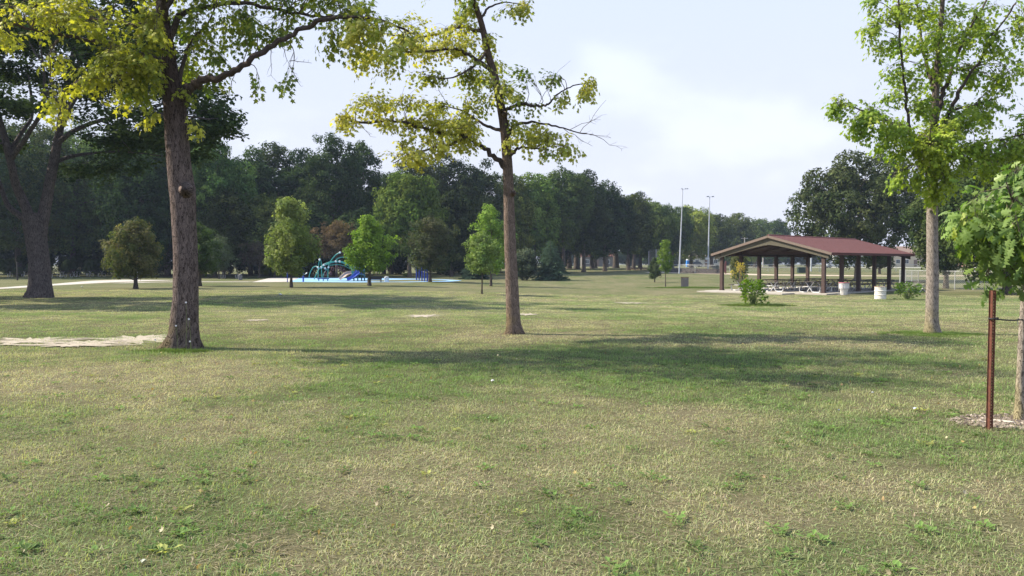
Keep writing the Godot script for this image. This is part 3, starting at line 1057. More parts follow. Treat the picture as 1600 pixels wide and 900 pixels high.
func slim_maple() -> void:
	var base := at(803, 522)
	var d := -base.z
	var root := thing("maple_tree", "slim leaning maple in the open lawn with sparse yellow green leaves", "tree", base)
	var trunk := [[803, 527, 17], [803, 522, 15], [803, 514, 13], [802, 500, 12.2], [800, 450, 11.2], [797, 380, 10.2], [795, 300, 9], [793, 255, 8.6], [788, 200, 7.8], [779, 148, 7], [771, 115, 6.6], [762, 85, 5.8], [755, 50, 5.2], [746, 20, 4.6], [738, 0, 4], [722, -45, 3.2], [706, -95, 2.4], [690, -150, 1.2]]
	var limbs := [
		[[[794, 268, 0], [787, 257, 0], [767, 241, -0.1], [743, 224, -0.2], [725, 214, -0.3], [697, 210, -0.4], [659, 200, -0.6], [617, 190, -0.7], [568, 193, -0.9], [535, 186, -1.0]], 5.0, 1.0],
		[[[728, 215, -0.3], [705, 226, -0.6], [675, 233, -0.8], [640, 243, -1.0], [615, 256, -1.1]], 2.6, 0.7],
		[[[786, 206, 0], [765, 201, 0.2], [742, 186, 0.4], [718, 173, 0.6], [685, 166, 0.9]], 3.0, 0.7],
		[[[768, 112, 0], [738, 92, -0.2], [708, 80, -0.5], [660, 84, -0.8], [620, 83, -1.0], [575, 76, -1.2]], 3.6, 0.8],
		[[[754, 52, 0], [715, 46, 0.3], [680, 58, 0.6], [640, 62, 0.8], [600, 56, 1.0], [560, 62, 1.2]], 3.0, 0.7],
		[[[786, 180, 0], [795, 170, -0.1], [815, 165, -0.2], [845, 167, -0.3], [858, 163, -0.4], [870, 150, -0.5], [890, 138, -0.6], [915, 132, -0.7]], 3.2, 0.7],
		[[[791, 214, 0], [803, 199, 0.1], [825, 193, 0.3], [850, 194, 0.4], [880, 202, 0.5], [905, 209, 0.6], [925, 211, 0.7]], 3.4, 0.5],
		[[[794, 250, 0], [805, 236, -0.2], [815, 231, -0.3], [835, 233, -0.5], [870, 229, -0.8]], 3.0, 0.6],
		[[[750, 34, 0], [765, 16, 0.2], [790, 8, 0.3], [818, 13, 0.5]], 2.4, 0.6],
		[[[744, 16, 0], [728, -20, 0.6], [735, -70, 1.2]], 2.6, 0.7], [[[740, 5, 0], [770, -40, -0.7], [785, -80, -1.2]], 2.6, 0.7],
		[[[785, 180, 0], [780, 160, -0.8], [785, 140, -1.5]], 2.4, 0.7], [[[775, 130, 0], [770, 110, 0.9], [760, 85, 1.7]], 2.4, 0.7],
		[[[760, 85, 0], [735, 110, -0.5], [700, 125, -0.8], [660, 118, -1.0]], 2.2, 0.6]]
	var sprays := [
		[545, 192, 22, 18, -1.0, 0.4, 22, 0.85], [585, 165, 36, 17, -0.8, 0.5, 32, 0.75], [600, 192, 36, 12, -0.8, 0.4, 18, 0.8], [640, 165, 40, 22, -0.4, 0.6, 28, 0.6], [660, 195, 48, 16, -0.6, 0.6, 36, 0.62], [700, 205, 52, 22, -0.4, 0.7, 60, 0.6], [725, 190, 40, 18, 0.2, 0.6, 34, 0.5], [740, 215, 34, 18, -0.3, 0.5, 24, 0.5],
		[655, 243, 46, 14, -1.0, 0.5, 34, 0.9], [690, 228, 40, 14, -0.7, 0.5, 26, 0.7], [630, 220, 24, 10, -0.8, 0.3, 9, 0.7], [745, 165, 32, 16, 0.4, 0.5, 24, 0.45], [690, 165, 35, 14, 0.8, 0.5, 18, 0.5],
		[600, 100, 40, 18, -1.0, 0.6, 20, 0.6], [570, 82, 28, 22, -1.1, 0.5, 20, 0.75], [625, 75, 45, 18, -0.9, 0.6, 26, 0.65], [690, 78, 46, 20, -0.6, 0.7, 46, 0.8], [720, 60, 40, 24, 0.2, 0.7, 44, 0.6], [640, 50, 46, 18, 0.8, 0.6, 26, 0.5], [590, 60, 26, 16, 1.0, 0.4, 12, 0.6], [660, 118, 44, 12, -0.9, 0.4, 16, 0.35], [735, 115, 36, 18, -0.4, 0.5, 28, 0.35], [770, 130, 30, 18, -0.7, 0.5, 20, 0.3], [775, 70, 20, 22, 0.2, 0.4, 13, 0.6],
		[810, 125, 26, 14, -0.3, 0.4, 10, 0.15], [850, 122, 24, 8, -0.5, 0.4, 8, 0.15], [815, 160, 30, 16, -0.2, 0.4, 18, 0.25], [878, 148, 16, 11, -0.5, 0.3, 10, 0.65], [905, 140, 22, 16, -0.7, 0.3, 14, 0.75], [920, 130, 12, 6, -0.7, 0.2, 5, 0.8], [830, 205, 28, 10, 0.3, 0.4, 14, 0.35], [855, 215, 42, 18, -0.5, 0.6, 44, 0.62], [895, 232, 28, 10, -0.8, 0.4, 14, 0.6], [868, 243, 26, 7, -0.8, 0.3, 8, 0.2], [800, 190, 18, 18, -0.2, 0.4, 11, 0.35], [800, 225, 12, 14, -0.3, 0.3, 6, 0.5],
		[735, 25, 36, 20, 0.2, 0.7, 22, 0.3], [800, 12, 34, 14, 0.3, 0.5, 18, 0.4], [825, 15, 14, 7, 0.5, 0.3, 5, 0.7], [770, 100, 22, 14, 1.2, 0.5, 12, 0.4], [785, 145, 20, 12, -1.3, 0.4, 10, 0.4],
		[715, -50, 80, 40, 0.0, 1.9, 110, 0.4], [775, -50, 40, 30, -0.8, 1.0, 34, 0.4], [690, -120, 50, 40, 0.0, 1.2, 40, 0.4]]
	var bt := [[905, 209, 0.6, 945, 160, 0.7], [905, 209, 0.6, 955, 215, 0.8], [890, 204, 0.5, 935, 185, 0.6], [925, 211, 0.7, 970, 235, 0.8], [880, 202, 0.5, 925, 230, 0.4], [840, 168, -0.3, 872, 115, -0.4], [860, 160, -0.3, 850, 125, -0.3], [700, 165, 0.8, 680, 130, 0.8], [560, 190, -0.9, 580, 215, -0.9]]
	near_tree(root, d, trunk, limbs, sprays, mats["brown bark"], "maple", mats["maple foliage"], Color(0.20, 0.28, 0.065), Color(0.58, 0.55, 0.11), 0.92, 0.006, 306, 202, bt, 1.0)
	for q in [[801, 302, 4.0], [789, 180, 3.5]]:
		var k := MB.new()
		var o := pt(q[0], q[1], d - 0.15)
		var r: float = q[2] * d / F
		k.tube([o, o + Vector3(0.01, 0, 0.035), o + Vector3(0.012, 0, 0.04), o + Vector3(0, 0, 0.0)], [r * 1.4, r, r * 0.6, r * 0.5], 12, Color.WHITE, 0.002, 1.0, nf, true)
		part(root, "knot", k, mats["brown bark"])

func bright_maple() -> void:
	var base := at(1457, 522)
	var d := -base.z
	var root := thing("maple_tree", "straight grey trunked maple with bright green crown past the pavilion", "tree", base)
	var trunk := [[1457, 527, 14.5], [1457, 522, 12.5], [1457, 514, 11.2], [1457, 490, 10.4], [1457, 440, 9.9], [1456, 380, 9.4], [1455, 320, 9], [1455, 265, 8.2], [1455, 215, 7], [1457, 165, 6], [1459, 110, 5], [1463, 50, 4], [1466, 0, 3.4], [1468, -60, 2.6], [1470, -130, 1.3]]
	var limbs := [
		[[[1453, 275, 0], [1442, 262, -0.1], [1424, 226, -0.3], [1415, 185, -0.4], [1410, 145, -0.4], [1403, 90, -0.5], [1400, 40, -0.5], [1397, -20, -0.4]], 4.2, 1.0],
		[[[1457, 190, 0], [1468, 150, 0.2], [1477, 125, 0.4], [1490, 88, 0.6], [1513, 42, 0.9], [1535, 5, 1.2], [1550, -40, 1.4]], 4.2, 1.0],
		[[[1457, 230, 0], [1470, 200, -0.3], [1490, 155, -0.6], [1510, 120, -0.8], [1530, 88, -1.0], [1552, 50, -1.2], [1580, 8, -1.4]], 4.0, 1.0],
		[[[1453, 245, 0], [1425, 215, -0.4], [1388, 192, -0.7], [1350, 176, -1.0], [1312, 165, -1.2]], 3.2, 0.8],
		[[[1458, 272, 0], [1485, 245, -0.2], [1525, 228, -0.4], [1575, 216, -0.6], [1620, 205, -0.8]], 3.6, 0.9],
		[[[1455, 140, 0], [1440, 95, 0.4], [1430, 40, 0.7], [1424, -20, 1.0]], 3.4, 0.9],
		[[[1455, 260, 0], [1450, 235, -0.9], [1450, 205, -1.7]], 2.8, 0.7], [[[1456, 240, 0], [1465, 215, 1.0], [1470, 180, 1.9]], 2.8, 0.7],
		[[[1480, 175, -0.4], [1520, 165, 0.2], [1565, 150, 0.8]], 2.4, 0.7], [[[1466, 0, 0], [1500, -40, 0.8], [1540, -90, 1.4]], 2.6, 0.8], [[[1466, 0, 0], [1440, -50, -0.8], [1410, -90, -1.4]], 2.6, 0.8]]
	var sprays := [
		[1310, 167, 21, 16, -1.2, 0.4, 22, 0.3], [1350, 182, 32, 18, -1.0, 0.5, 34, 0.25], [1340, 205, 26, 12, -0.9, 0.4, 12, 0.15], [1390, 205, 36, 18, -0.7, 0.6, 38, 0.3], [1372, 225, 20, 14, -0.6, 0.4, 10, 0.15], [1420, 222, 30, 24, -0.5, 0.6, 36, 0.4], [1405, 268, 16, 18, -0.3, 0.3, 13, 0.3], [1400, 245, 15, 10, -0.4, 0.3, 8, 0.25],
		[1442, 228, 38, 26, -0.9, 0.6, 70, 0.62], [1478, 250, 42, 26, -0.5, 0.7, 72, 0.5], [1465, 292, 32, 16, -0.4, 0.5, 30, 0.55], [1452, 310, 16, 10, -0.3, 0.3, 9, 0.6], [1437, 275, 20, 16, -0.4, 0.4, 15, 0.5], [1480, 215, 36, 22, -0.8, 0.6, 46, 0.45], [1525, 235, 44, 22, -0.4, 0.6, 54, 0.3], [1575, 225, 46, 24, -0.6, 0.6, 56, 0.3], [1545, 265, 30, 12, -0.4, 0.4, 16, 0.35], [1600, 190, 30, 22, -0.7, 0.5, 26, 0.2],
		[1500, 185, 36, 24, -0.5, 0.7, 44, 0.35], [1545, 175, 38, 24, 0.3, 0.6, 36, 0.25], [1430, 165, 28, 22, -0.2, 0.6, 26, 0.3], [1425, 125, 28, 22, -0.3, 0.5, 22, 0.4], [1392, 150, 22, 14, -0.4, 0.4, 12, 0.2], [1380, 112, 20, 13, -0.5, 0.4, 10, 0.15], [1362, 45, 22, 22, -0.6, 0.4, 20, 0.4], [1385, 70, 22, 12, -0.5, 0.4, 13, 0.4], [1400, 20, 32, 18, -0.5, 0.5, 28, 0.5], [1345, 10, 14, 10, -0.5, 0.3, 6, 0.2], [1422, 70, 28, 22, 0.2, 0.6, 28, 0.35], [1460, 70, 34, 26, 0.0, 0.7, 34, 0.35], [1455, 115, 34, 22, 0.1, 0.6, 30, 0.3],
		[1500, 110, 36, 24, 0.4, 0.7, 38, 0.3], [1502, 60, 38, 24, 0.8, 0.6, 34, 0.35], [1480, 20, 42, 22, 0.4, 0.8, 36, 0.4], [1550, 120, 34, 20, -1.0, 0.5, 26, 0.35], [1555, 70, 32, 22, -1.2, 0.5, 26, 0.4], [1530, 30, 36, 20, 1.0, 0.6, 28, 0.4], [1585, 40, 28, 26, -1.4, 0.5, 24, 0.4], [1435, 20, 30, 20, 0.8, 0.6, 24, 0.4], [1455, 165, 26, 18, 0.8, 0.6, 20, 0.3], [1590, 100, 24, 20, -0.6, 0.5, 14, 0.3],
		[1460, -60, 110, 45, 0.0, 2.0, 130, 0.35], [1400, -60, 50, 35, -0.8, 1.0, 40, 0.4], [1540, -60, 60, 40, 0.9, 1.2, 50, 0.35]]
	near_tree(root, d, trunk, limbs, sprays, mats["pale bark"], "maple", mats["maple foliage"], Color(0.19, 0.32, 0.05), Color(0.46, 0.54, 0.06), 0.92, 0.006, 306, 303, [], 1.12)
	tuft_patch(base + Vector3(-0.1, 0, 0.1), 1.1, 0.75, 150, Color(0.15, 0.23, 0.06), 0.62, "fresh green uncut grass ring round the grey maple trunk")

func oak_sapling() -> void:
	var base := at(1597, 658)
	var d := -base.z
	var root := thing("oak_sapling", "young oak with big lobed leaves tied to the rusty post", "tree", base)
	var trunk := [[1597, 666, 10], [1597, 658, 8.6], [1597, 640, 7.4], [1598, 580, 6.6], [1600, 500, 6.0], [1603, 430, 5.2], [1606, 370, 4.0], [1608, 310, 2.6], [1610, 262, 1.2]]
	var limbs := [
		[[[1602, 445, 0], [1580, 420, -0.2], [1555, 398, -0.35], [1535, 375, -0.5], [1510, 350, -0.6]], 2.8, 0.8],
		[[[1604, 405, 0], [1585, 370, 0.1], [1560, 335, 0.2], [1530, 318, 0.3], [1500, 322, 0.4]], 2.8, 0.8],
		[[[1606, 370, 0], [1590, 335, -0.2], [1575, 300, -0.3], [1570, 285, -0.3]], 2.2, 0.7],
		[[[1603, 430, 0], [1630, 400, 0.2], [1665, 370, 0.4], [1700, 350, 0.5]], 2.8, 0.8],
		[[[1605, 390, 0], [1635, 345, -0.2], [1665, 310, -0.4]], 2.4, 0.7],
		[[[1603, 425, 0], [1600, 395, -0.45], [1595, 365, -0.85]], 2.4, 0.7], [[[1605, 400, 0], [1612, 370, 0.45], [1618, 335, 0.85]], 2.4, 0.7],
		[[[1598, 436, 0], [1575, 432, -0.1], [1550, 436, -0.2]], 1.8, 0.6]]
	var sprays := [
		[1512, 342, 18, 14, -0.55, 0.16, 7, 0.4], [1525, 345, 36, 34, -0.3, 0.3, 30, 0.2], [1550, 320, 40, 30, 0.1, 0.35, 34, 0.25], [1548, 372, 32, 26, -0.4, 0.3, 22, 0.2], [1585, 305, 34, 26, -0.1, 0.35, 28, 0.25], [1590, 345, 42, 34, -0.5, 0.35, 38, 0.3], [1590, 385, 36, 28, -0.5, 0.35, 24, 0.2], [1572, 408, 28, 12, -0.2, 0.25, 8, 0.15], [1543, 424, 8, 14, -0.2, 0.1, 4, 0.2], [1604, 420, 16, 12, -0.3, 0.2, 4, 0.2], [1605, 278, 28, 16, 0.0, 0.25, 14, 0.2],
		[1640, 300, 40, 34, -0.2, 0.4, 34, 0.2], [1650, 360, 46, 42, 0.1, 0.45, 46, 0.2], [1690, 350, 30, 30, 0.4, 0.3, 20, 0.2], [1640, 415, 40, 26, 0.1, 0.35, 26, 0.12], [1610, 350, 40, 40, 0.7, 0.35, 34, 0.2]]
	near_tree(root, d, trunk, limbs, sprays, mats["pale bark"], "oak", mats["oak foliage"], Color(0.15, 0.24, 0.065), Color(0.38, 0.46, 0.17), 0.8, 0.002, 304, 404)

# ------------------------------------------------------------------ the forked tree with feathery leaves
func forked_tree(base: Vector3, called: String, label: String, trunk: Array, limbs: Array, pads: Array, d: float, seed_: int) -> void:
	rng.seed = seed_
	var root := thing(called, label, "tree", base)
	var bark: Material = mats["dark bark"]
	var tp := []
	var tr := []
	for q in trunk:
		tp.append(pt(q[0], q[1], d))
		tr.append(q[2] * d / F)
	tp[0].y = base.y - 0.2
	var m := MB.new()
	m.tube(smooth_line(tp, 5), smooth_values(tr, 5), 32, Color.WHITE, 0.035, 1.0, nf)
	part(root, "trunk", m, bark)
	var holds := []
	for L in limbs:
		var lp := []
		for q in L[0]: lp.append(pt(q[0], q[1], d + q[2]))
		var ls := smooth_line(lp, 4)
		var lr := []
		for i in ls.size():
			lr.append(lerpf(L[1], L[2], pow(float(i) / (ls.size() - 1), 0.8)) * d / F)
			if i > 5: holds.append([ls[i], lr[i]])
		var b := MB.new()
		b.tube(ls, lr, 14, Color.WHITE, lr[0] * 0.08, 1.0, nf, true)
		part(root, "branch", b, bark)
	var twigs := MB.new()
	var xf := [[], [], []]
	var cols := [[], [], []]
	for P in pads:
		var c := pt(P[0], P[1], d + P[4])
		var s := F / (d + float(P[4]))
		var ext := Vector3(P[2] / s, P[3] / s, P[5])
		for g in maxi(1, int(P[6] / 14.0)):
			var aim := c + ball() * ext * 0.8
			var best: Array = holds[0]
			var least := 1e9
			for h in holds:
				var dd: float = h[0].distance_to(aim) + rr(0, 0.8)
				if dd < least:
					least = dd
					best = h
			var a: Vector3 = best[0]
			var l := a.distance_to(aim)
			var line := []
			for k in 6: line.append(a.lerp(aim, k / 5.0) + Vector3(0, 0.1 * l * sin(PI * k / 5.0), 0) + (ball() * 0.05 * l if k > 0 else Vector3.ZERO))
			var r0 := minf(best[1] * 0.6, 0.02 + 0.012 * l)
			twigs.tube(line, [r0, r0 * 0.8, r0 * 0.62, r0 * 0.45, r0 * 0.3, r0 * 0.2], 5)
			for k in 3:
				var o: Vector3 = line[rng.randi_range(3, 5)]
				twigs.tube([o, o + Vector3(rr(-1, 1), rr(-0.35, 0.3), rr(-1, 1)) * 1.1], [0.016, 0.006], 3)
		for i in P[6]:
			var p := c + ball() * ext
			var v := rng.randi_range(0, 2)
			var b := Basis.from_euler(Vector3(rr(-0.5, 0.5), rr(0, TAU), rr(-0.5, 0.5))) * Basis.from_scale(Vector3(1.0, 0.6, 1.0)) * rr(0.75, 1.35)
			xf[v].append(Transform3D(b, p))
			cols[v].append(Color(0.04, 0.068, 0.034).lerp(Color(0.10, 0.135, 0.05), rng.randf()) * rr(0.75, 1.25))
	part(root, "twigs", twigs, bark, false, "stuff")
	for v in 3: scatter(root, "foliage", suite["clump%d" % v], leaf_mat("dark foliage"), xf[v], cols[v])

func forked_trees() -> void:
	var base := at(62, 465)
	var d := -base.z
	rng.seed = 606
	var pads := []
	for k in 58:
		var y := rr(-90, 235)
		var x := rr(-120, 360) if y < 180 else (rr(120, 300) if k % 3 else rr(-120, -20))
		if x > 320 and (y < 130 or y > 215): x -= 120
		pads.append([x, y, rr(22, 46), rr(12, 24), rr(-6.0, 6.0), rr(0.9, 2.0), int(rr(20, 36)), 0])
	for q in [[340, 185, 40, 10], [300, 160, 50, 10], [350, 205, 30, 8], [250, 225, 60, 12], [200, 255, 50, 12], [290, 240, 50, 10], [130, 270, 50, 10], [20, 120, 60, 14], [160, 140, 60, 14], [60, 60, 70, 14], [210, 190, 60, 14], [-20, 220, 50, 14], [180, 215, 50, 10], [270, 200, 50, 14], [150, 60, 60, 12], [150, 160, 60, 22], [220, 150, 60, 24], [290, 140, 50, 20], [330, 165, 40, 18], [180, 100, 60, 22], [250, 110, 50, 20], [310, 215, 45, 14], [60, 100, 50, 22], [110, 60, 60, 24], [20, 60, 50, 22], [345, 195, 36, 12], [230, 200, 60, 16], [-40, 130, 50, 22], [60, 20, 70, 24], [180, 30, 70, 24], [280, 60, 50, 20]]:
		pads.append([q[0], q[1], q[2], q[3] * 1.5, rr(-3, 4), 1.9, 27, 0])
	forked_tree(base, "forked_tree", "massive dark forked tree shading the lawn before the concrete path",
		[[61, 470, 25], [61, 464, 22], [62, 455, 18.5], [62, 440, 16.5], [61, 410, 15], [59, 380, 15], [56, 352, 16.5], [53, 335, 14]],
		[[[[54, 365, 0], [47, 338, 0], [36, 310, 0], [28, 290, -0.2], [22, 262, -0.5], [14, 225, -0.8], [4, 190, -1.0], [-8, 140, -1.4], [-12, 80, -1.8], [-5, 20, -2.0], [0, -60, -2.2]], 9, 2],
		[[[63, 370, 0], [68, 345, 0.1], [75, 311, 0.2], [84, 271, 0.4], [90, 242, 0.5], [97, 205, 0.6], [103, 165, 0.8], [112, 120, 0.8], [128, 60, 0.8], [142, 0, 0.9], [150, -70, 1.0]], 10.5, 2.4],
		[[[50, 350, 0], [33, 337, 0.2], [15, 322, 0.6], [4, 292, 1.0], [-8, 262, 1.4], [-40, 210, 2.0], [-80, 160, 2.6]], 6, 1.6],
		[[[93, 225, 0.5], [120, 205, 0.2], [160, 190, -0.4], [210, 180, -1.0], [270, 180, -1.6], [330, 188, -2.0]], 4.5, 1.2],
		[[[100, 180, 0.7], [135, 140, 1.4], [180, 110, 2.4], [240, 90, 3.4], [290, 85, 4.0]], 4.5, 1.2],
		[[[88, 255, 0.4], [115, 245, 1.5], [150, 240, 2.8], [200, 238, 4.0], [260, 245, 5.0]], 3.8, 1.0],
		[[[20, 250, -0.5], [45, 215, -1.6], [70, 175, -2.8], [75, 130, -4.0], [70, 80, -5.0]], 4.5, 1.2],
		[[[18, 240, -0.6], [40, 205, 0.4], [55, 180, 1.6], [50, 120, 3.0], [40, 60, 4.4]], 4.0, 1.2],
		[[[4, 190, -1.0], [-30, 150, -2.4], [-70, 110, -4.0], [-100, 60, -5.0]], 4.0, 1.2],
		[[[97, 205, 0.6], [110, 180, -1.2], [120, 160, -3.0], [140, 130, -4.6], [150, 90, -6]], 4.5, 1.2],
		[[[112, 120, 0.8], [160, 70, -0.2], [210, 30, -1.0], [270, 0, -1.6]], 4.0, 1.2]], pads, d, 707)
	# its neighbour stands outside the picture; its boughs reach in and its shade lies on the lawn
	var pads2 := []
	for k in 52:
		var x := rr(-640, -80)
		pads2.append([x, rr(-60, 250), rr(40, 70), rr(14, 26), rr(-6.0, 4.5), rr(1.2, 2.4), int(rr(24, 40)), 0])
	var b2 := at(-330, 468)
	forked_tree(b2, "forked_tree", "dark tree at the edge of the park whose boughs hang beside the forked tree",
		[[-330, 473, 25], [-330, 466, 21], [-330, 440, 17], [-330, 400, 15], [-331, 350, 14], [-333, 330, 12]],
		[[[[-332, 350, 0], [-345, 300, -0.5], [-365, 220, -1.0], [-380, 120, -1.5], [-390, 20, -2]], 8, 1.8], [[[-330, 360, 0], [-310, 290, 0.6], [-285, 200, 1.0], [-260, 100, 1.4], [-250, 0, 2]], 9, 1.8],
		[[[-310, 290, 0.6], [-250, 220, -0.6], [-170, 170, -1.6], [-80, 150, -2.0]], 5, 1.2], [[[-350, 280, -0.5], [-420, 220, 0.5], [-520, 170, 1.0]], 5, 1.2], [[[-345, 300, -0.5], [-350, 220, -2.5], [-360, 140, -4.5]], 5, 1.2], [[[-300, 250, 0.7], [-300, 190, 2.4], [-300, 120, 3.6]], 5, 1.2]], pads2, -b2.z, 708)

# ------------------------------------------------------------------ trees farther off
# billowing crown: clumps on the outer sides of many lobes
func far_tree(called: String, label: String, base: Vector3, h: float, rad: float, low: float, col: Color, col2: Color, o: Dictionary) -> Node3D:
	rng.seed = int(o.get("seed", label.hash() % 100000))
	var root := thing(called, label, o.get("cat", "tree"), base, 0.0, o.get("group", ""))
	var squash: float = o.get("squash", 1.0)
	var shape: float = o.get("shape", 0.0)           # 0 round, 1 pointed
	var size: float = o.get("size", 1.0)             # size of a clump in metres
	var n: int = o.get("n", 1100)
	var lobes: int = o.get("lobes", 26)
	var lean: Vector3 = o.get("lean", Vector3.ZERO)
	var mid := base + Vector3(0, (low + h) / 2.0, 0) + lean
	var half := (h - low) / 2.0
	var L := []
	for k in lobes:
		var t := (k + 0.5) / lobes
		var y := 1.0 - 2.0 * t
		var g := k * 2.39996 + rr(-0.5, 0.5)
		var ring := sqrt(maxf(0.0, 1.0 - y * y))
		var wide := 1.0
		if shape > 0.0: wide = lerpf(1.0, clampf(0.75 - y * 0.62, 0.1, 1.25), shape)
		var r := rr(0.17, 0.36) * minf(rad, half * 1.1) * lerpf(1.0, 0.75, shape)
		var q := Vector3(cos(g) * ring * wide, y, sin(g) * ring * wide) * rr(0.72, 1.12)
		L.append([mid + Vector3(q.x * maxf(rad - r * 0.8, 0.05), q.y * maxf(half - r * 0.8, 0.05), q.z * maxf(rad - r * 0.8, 0.05) * squash), r])
	L.append([mid, minf(rad, half) * 0.55])
	var trunk_r: float = o.get("trunk", 0.02 * h)
	var wood: Material = o.get("bark", mats["far bark"])
	var m := MB.new()
	var top := base + Vector3(0, low + (h - low) * 0.72, 0) + lean
	var tl := [base + Vector3(0, -0.25, 0), base + Vector3(0, 0.12 * minf(low + 1.0, 3.0), 0)]
	var tw := [trunk_r * 1.55, trunk_r * 1.08]
	for k in range(1, 5):
		tl.append(base.lerp(top, k / 4.0) + Vector3(rr(-1, 1), 0, rr(-1, 1)) * trunk_r * 0.6 * float(k) / 2.0 + lean * 0.0)
		tw.append(trunk_r * lerpf(1.0, 0.25, k / 4.0))
	m.tube(tl, tw, 10, Color.WHITE, trunk_r * 0.1, 1.0, nf)
	for k in mini(lobes, 9):
		var e: Array = L[int(k * lobes / 9.0)] if lobes > 9 else L[k]
		var a := base.lerp(top, rr(0.35, 0.9)) if low > 0.8 else base.lerp(top, rr(0.2, 0.8))
		a.y = maxf(a.y, base.y + low * 0.85)
		m.tube([a, a.lerp(e[0], 0.5) + ball() * 0.1 * rad, e[0]], [trunk_r * 0.4, trunk_r * 0.25, trunk_r * 0.1], 5)
	part(root, "trunk", m, wood)
	var xf := [[], []]
	var cols := [[], []]
	var two := [suite["clump%d" % rng.randi_range(0, 3)], suite["clump%d" % rng.randi_range(0, 3)]]
	var total := 0.0
	for q in L: total += q[1] * q[1]
	for q in L:
		var tint := rng.randf()
		var bright := rr(0.75, 1.28)
		for i in int(1.25 * n * q[1] * q[1] / total):
			var u := (rdir() + Vector3(0, 0.22, 0)).normalized()
			var p: Vector3 = q[0] + u * q[1] * rr(0.72, 1.06) + Vector3(0, -0.05 * q[1], 0)
			var inside := false
			for z in L:
				if z[0] != q[0] and (p - z[0]).length_squared() < z[1] * z[1] * 0.45:
					inside = true
					break
			if inside and rng.randf() < 0.8: continue
			if p.y < base.y + 0.05: continue
			var y := (u + Vector3(0, 0.7, 0) + rdir() * 0.45).normalized()
			var x := y.cross(rdir()).normalized()
			var s := size * rr(0.7, 1.3)
			var v := rng.randi_range(0, 1)
			xf[v].append(Transform3D(Basis(x, y, x.cross(y)) * s, p))
			cols[v].append(col.lerp(col2, clampf(tint + rr(-0.3, 0.3), 0, 1)) * bright * rr(0.85, 1.15))
	for v in 2: scatter(root, "crown", two[v], leaf_mat(o.get("leafmat", "far foliage"), Color(0.5, 0.62, 0.25)), xf[v], cols[v])
	return root

func conifer(called: String, label: String, base: Vector3, h: float, rad: float, col: Color, seed_: int) -> void:
	rng.seed = seed_
	var root := thing(called, label, "tree", base)
	var m := MB.new()
	m.tube([base + Vector3(0, -0.1, 0), base + Vector3(0, h * 0.5, 0), base + Vector3(0, h * 0.97, 0)], [0.02 * h, 0.012 * h, 0.003 * h], 8)
	part(root, "trunk", m, mats["far bark"])
	var xf := [[], []]
	var cols := [[], []]
	var y := 0.1
	while y < h * 0.98:
		var r := rad * pow(1.0 - y / h, 0.75) * rr(0.85, 1.12) + 0.12
		var n := int(11 + 22 * (1.0 - y / h))
		for k in n:
			var g := TAU * k / n + rr(-0.3, 0.3)
			var out := Vector3(cos(g), 0, sin(g))
			var l := r * rr(0.75, 1.15)
			for part_ in [0.0, 0.45]:
				var o: Vector3 = base + Vector3(0, y + rr(-0.1, 0.1) + 0.05 * l, 0) + out * l * part_
				var zz := (out + Vector3(0, rr(-0.3, 0.1), 0)).normalized()
				var x := Vector3.UP.cross(zz).normalized()
				var s := l * rr(0.5, 0.65)
				var v := rng.randi_range(0, 1)
				xf[v].append(Transform3D(Basis(x * s * 1.1, zz.cross(x) * s, zz * s), o))
				cols[v].append(col * rr(0.75, 1.3))
		y += 0.12 + 0.02 * h * (1.0 - y / h)
	for v in 2: scatter(root, "foliage", suite["needles%d" % v], leaf_mat("needles", Color(0.2, 0.3, 0.15)), xf[v], cols[v])

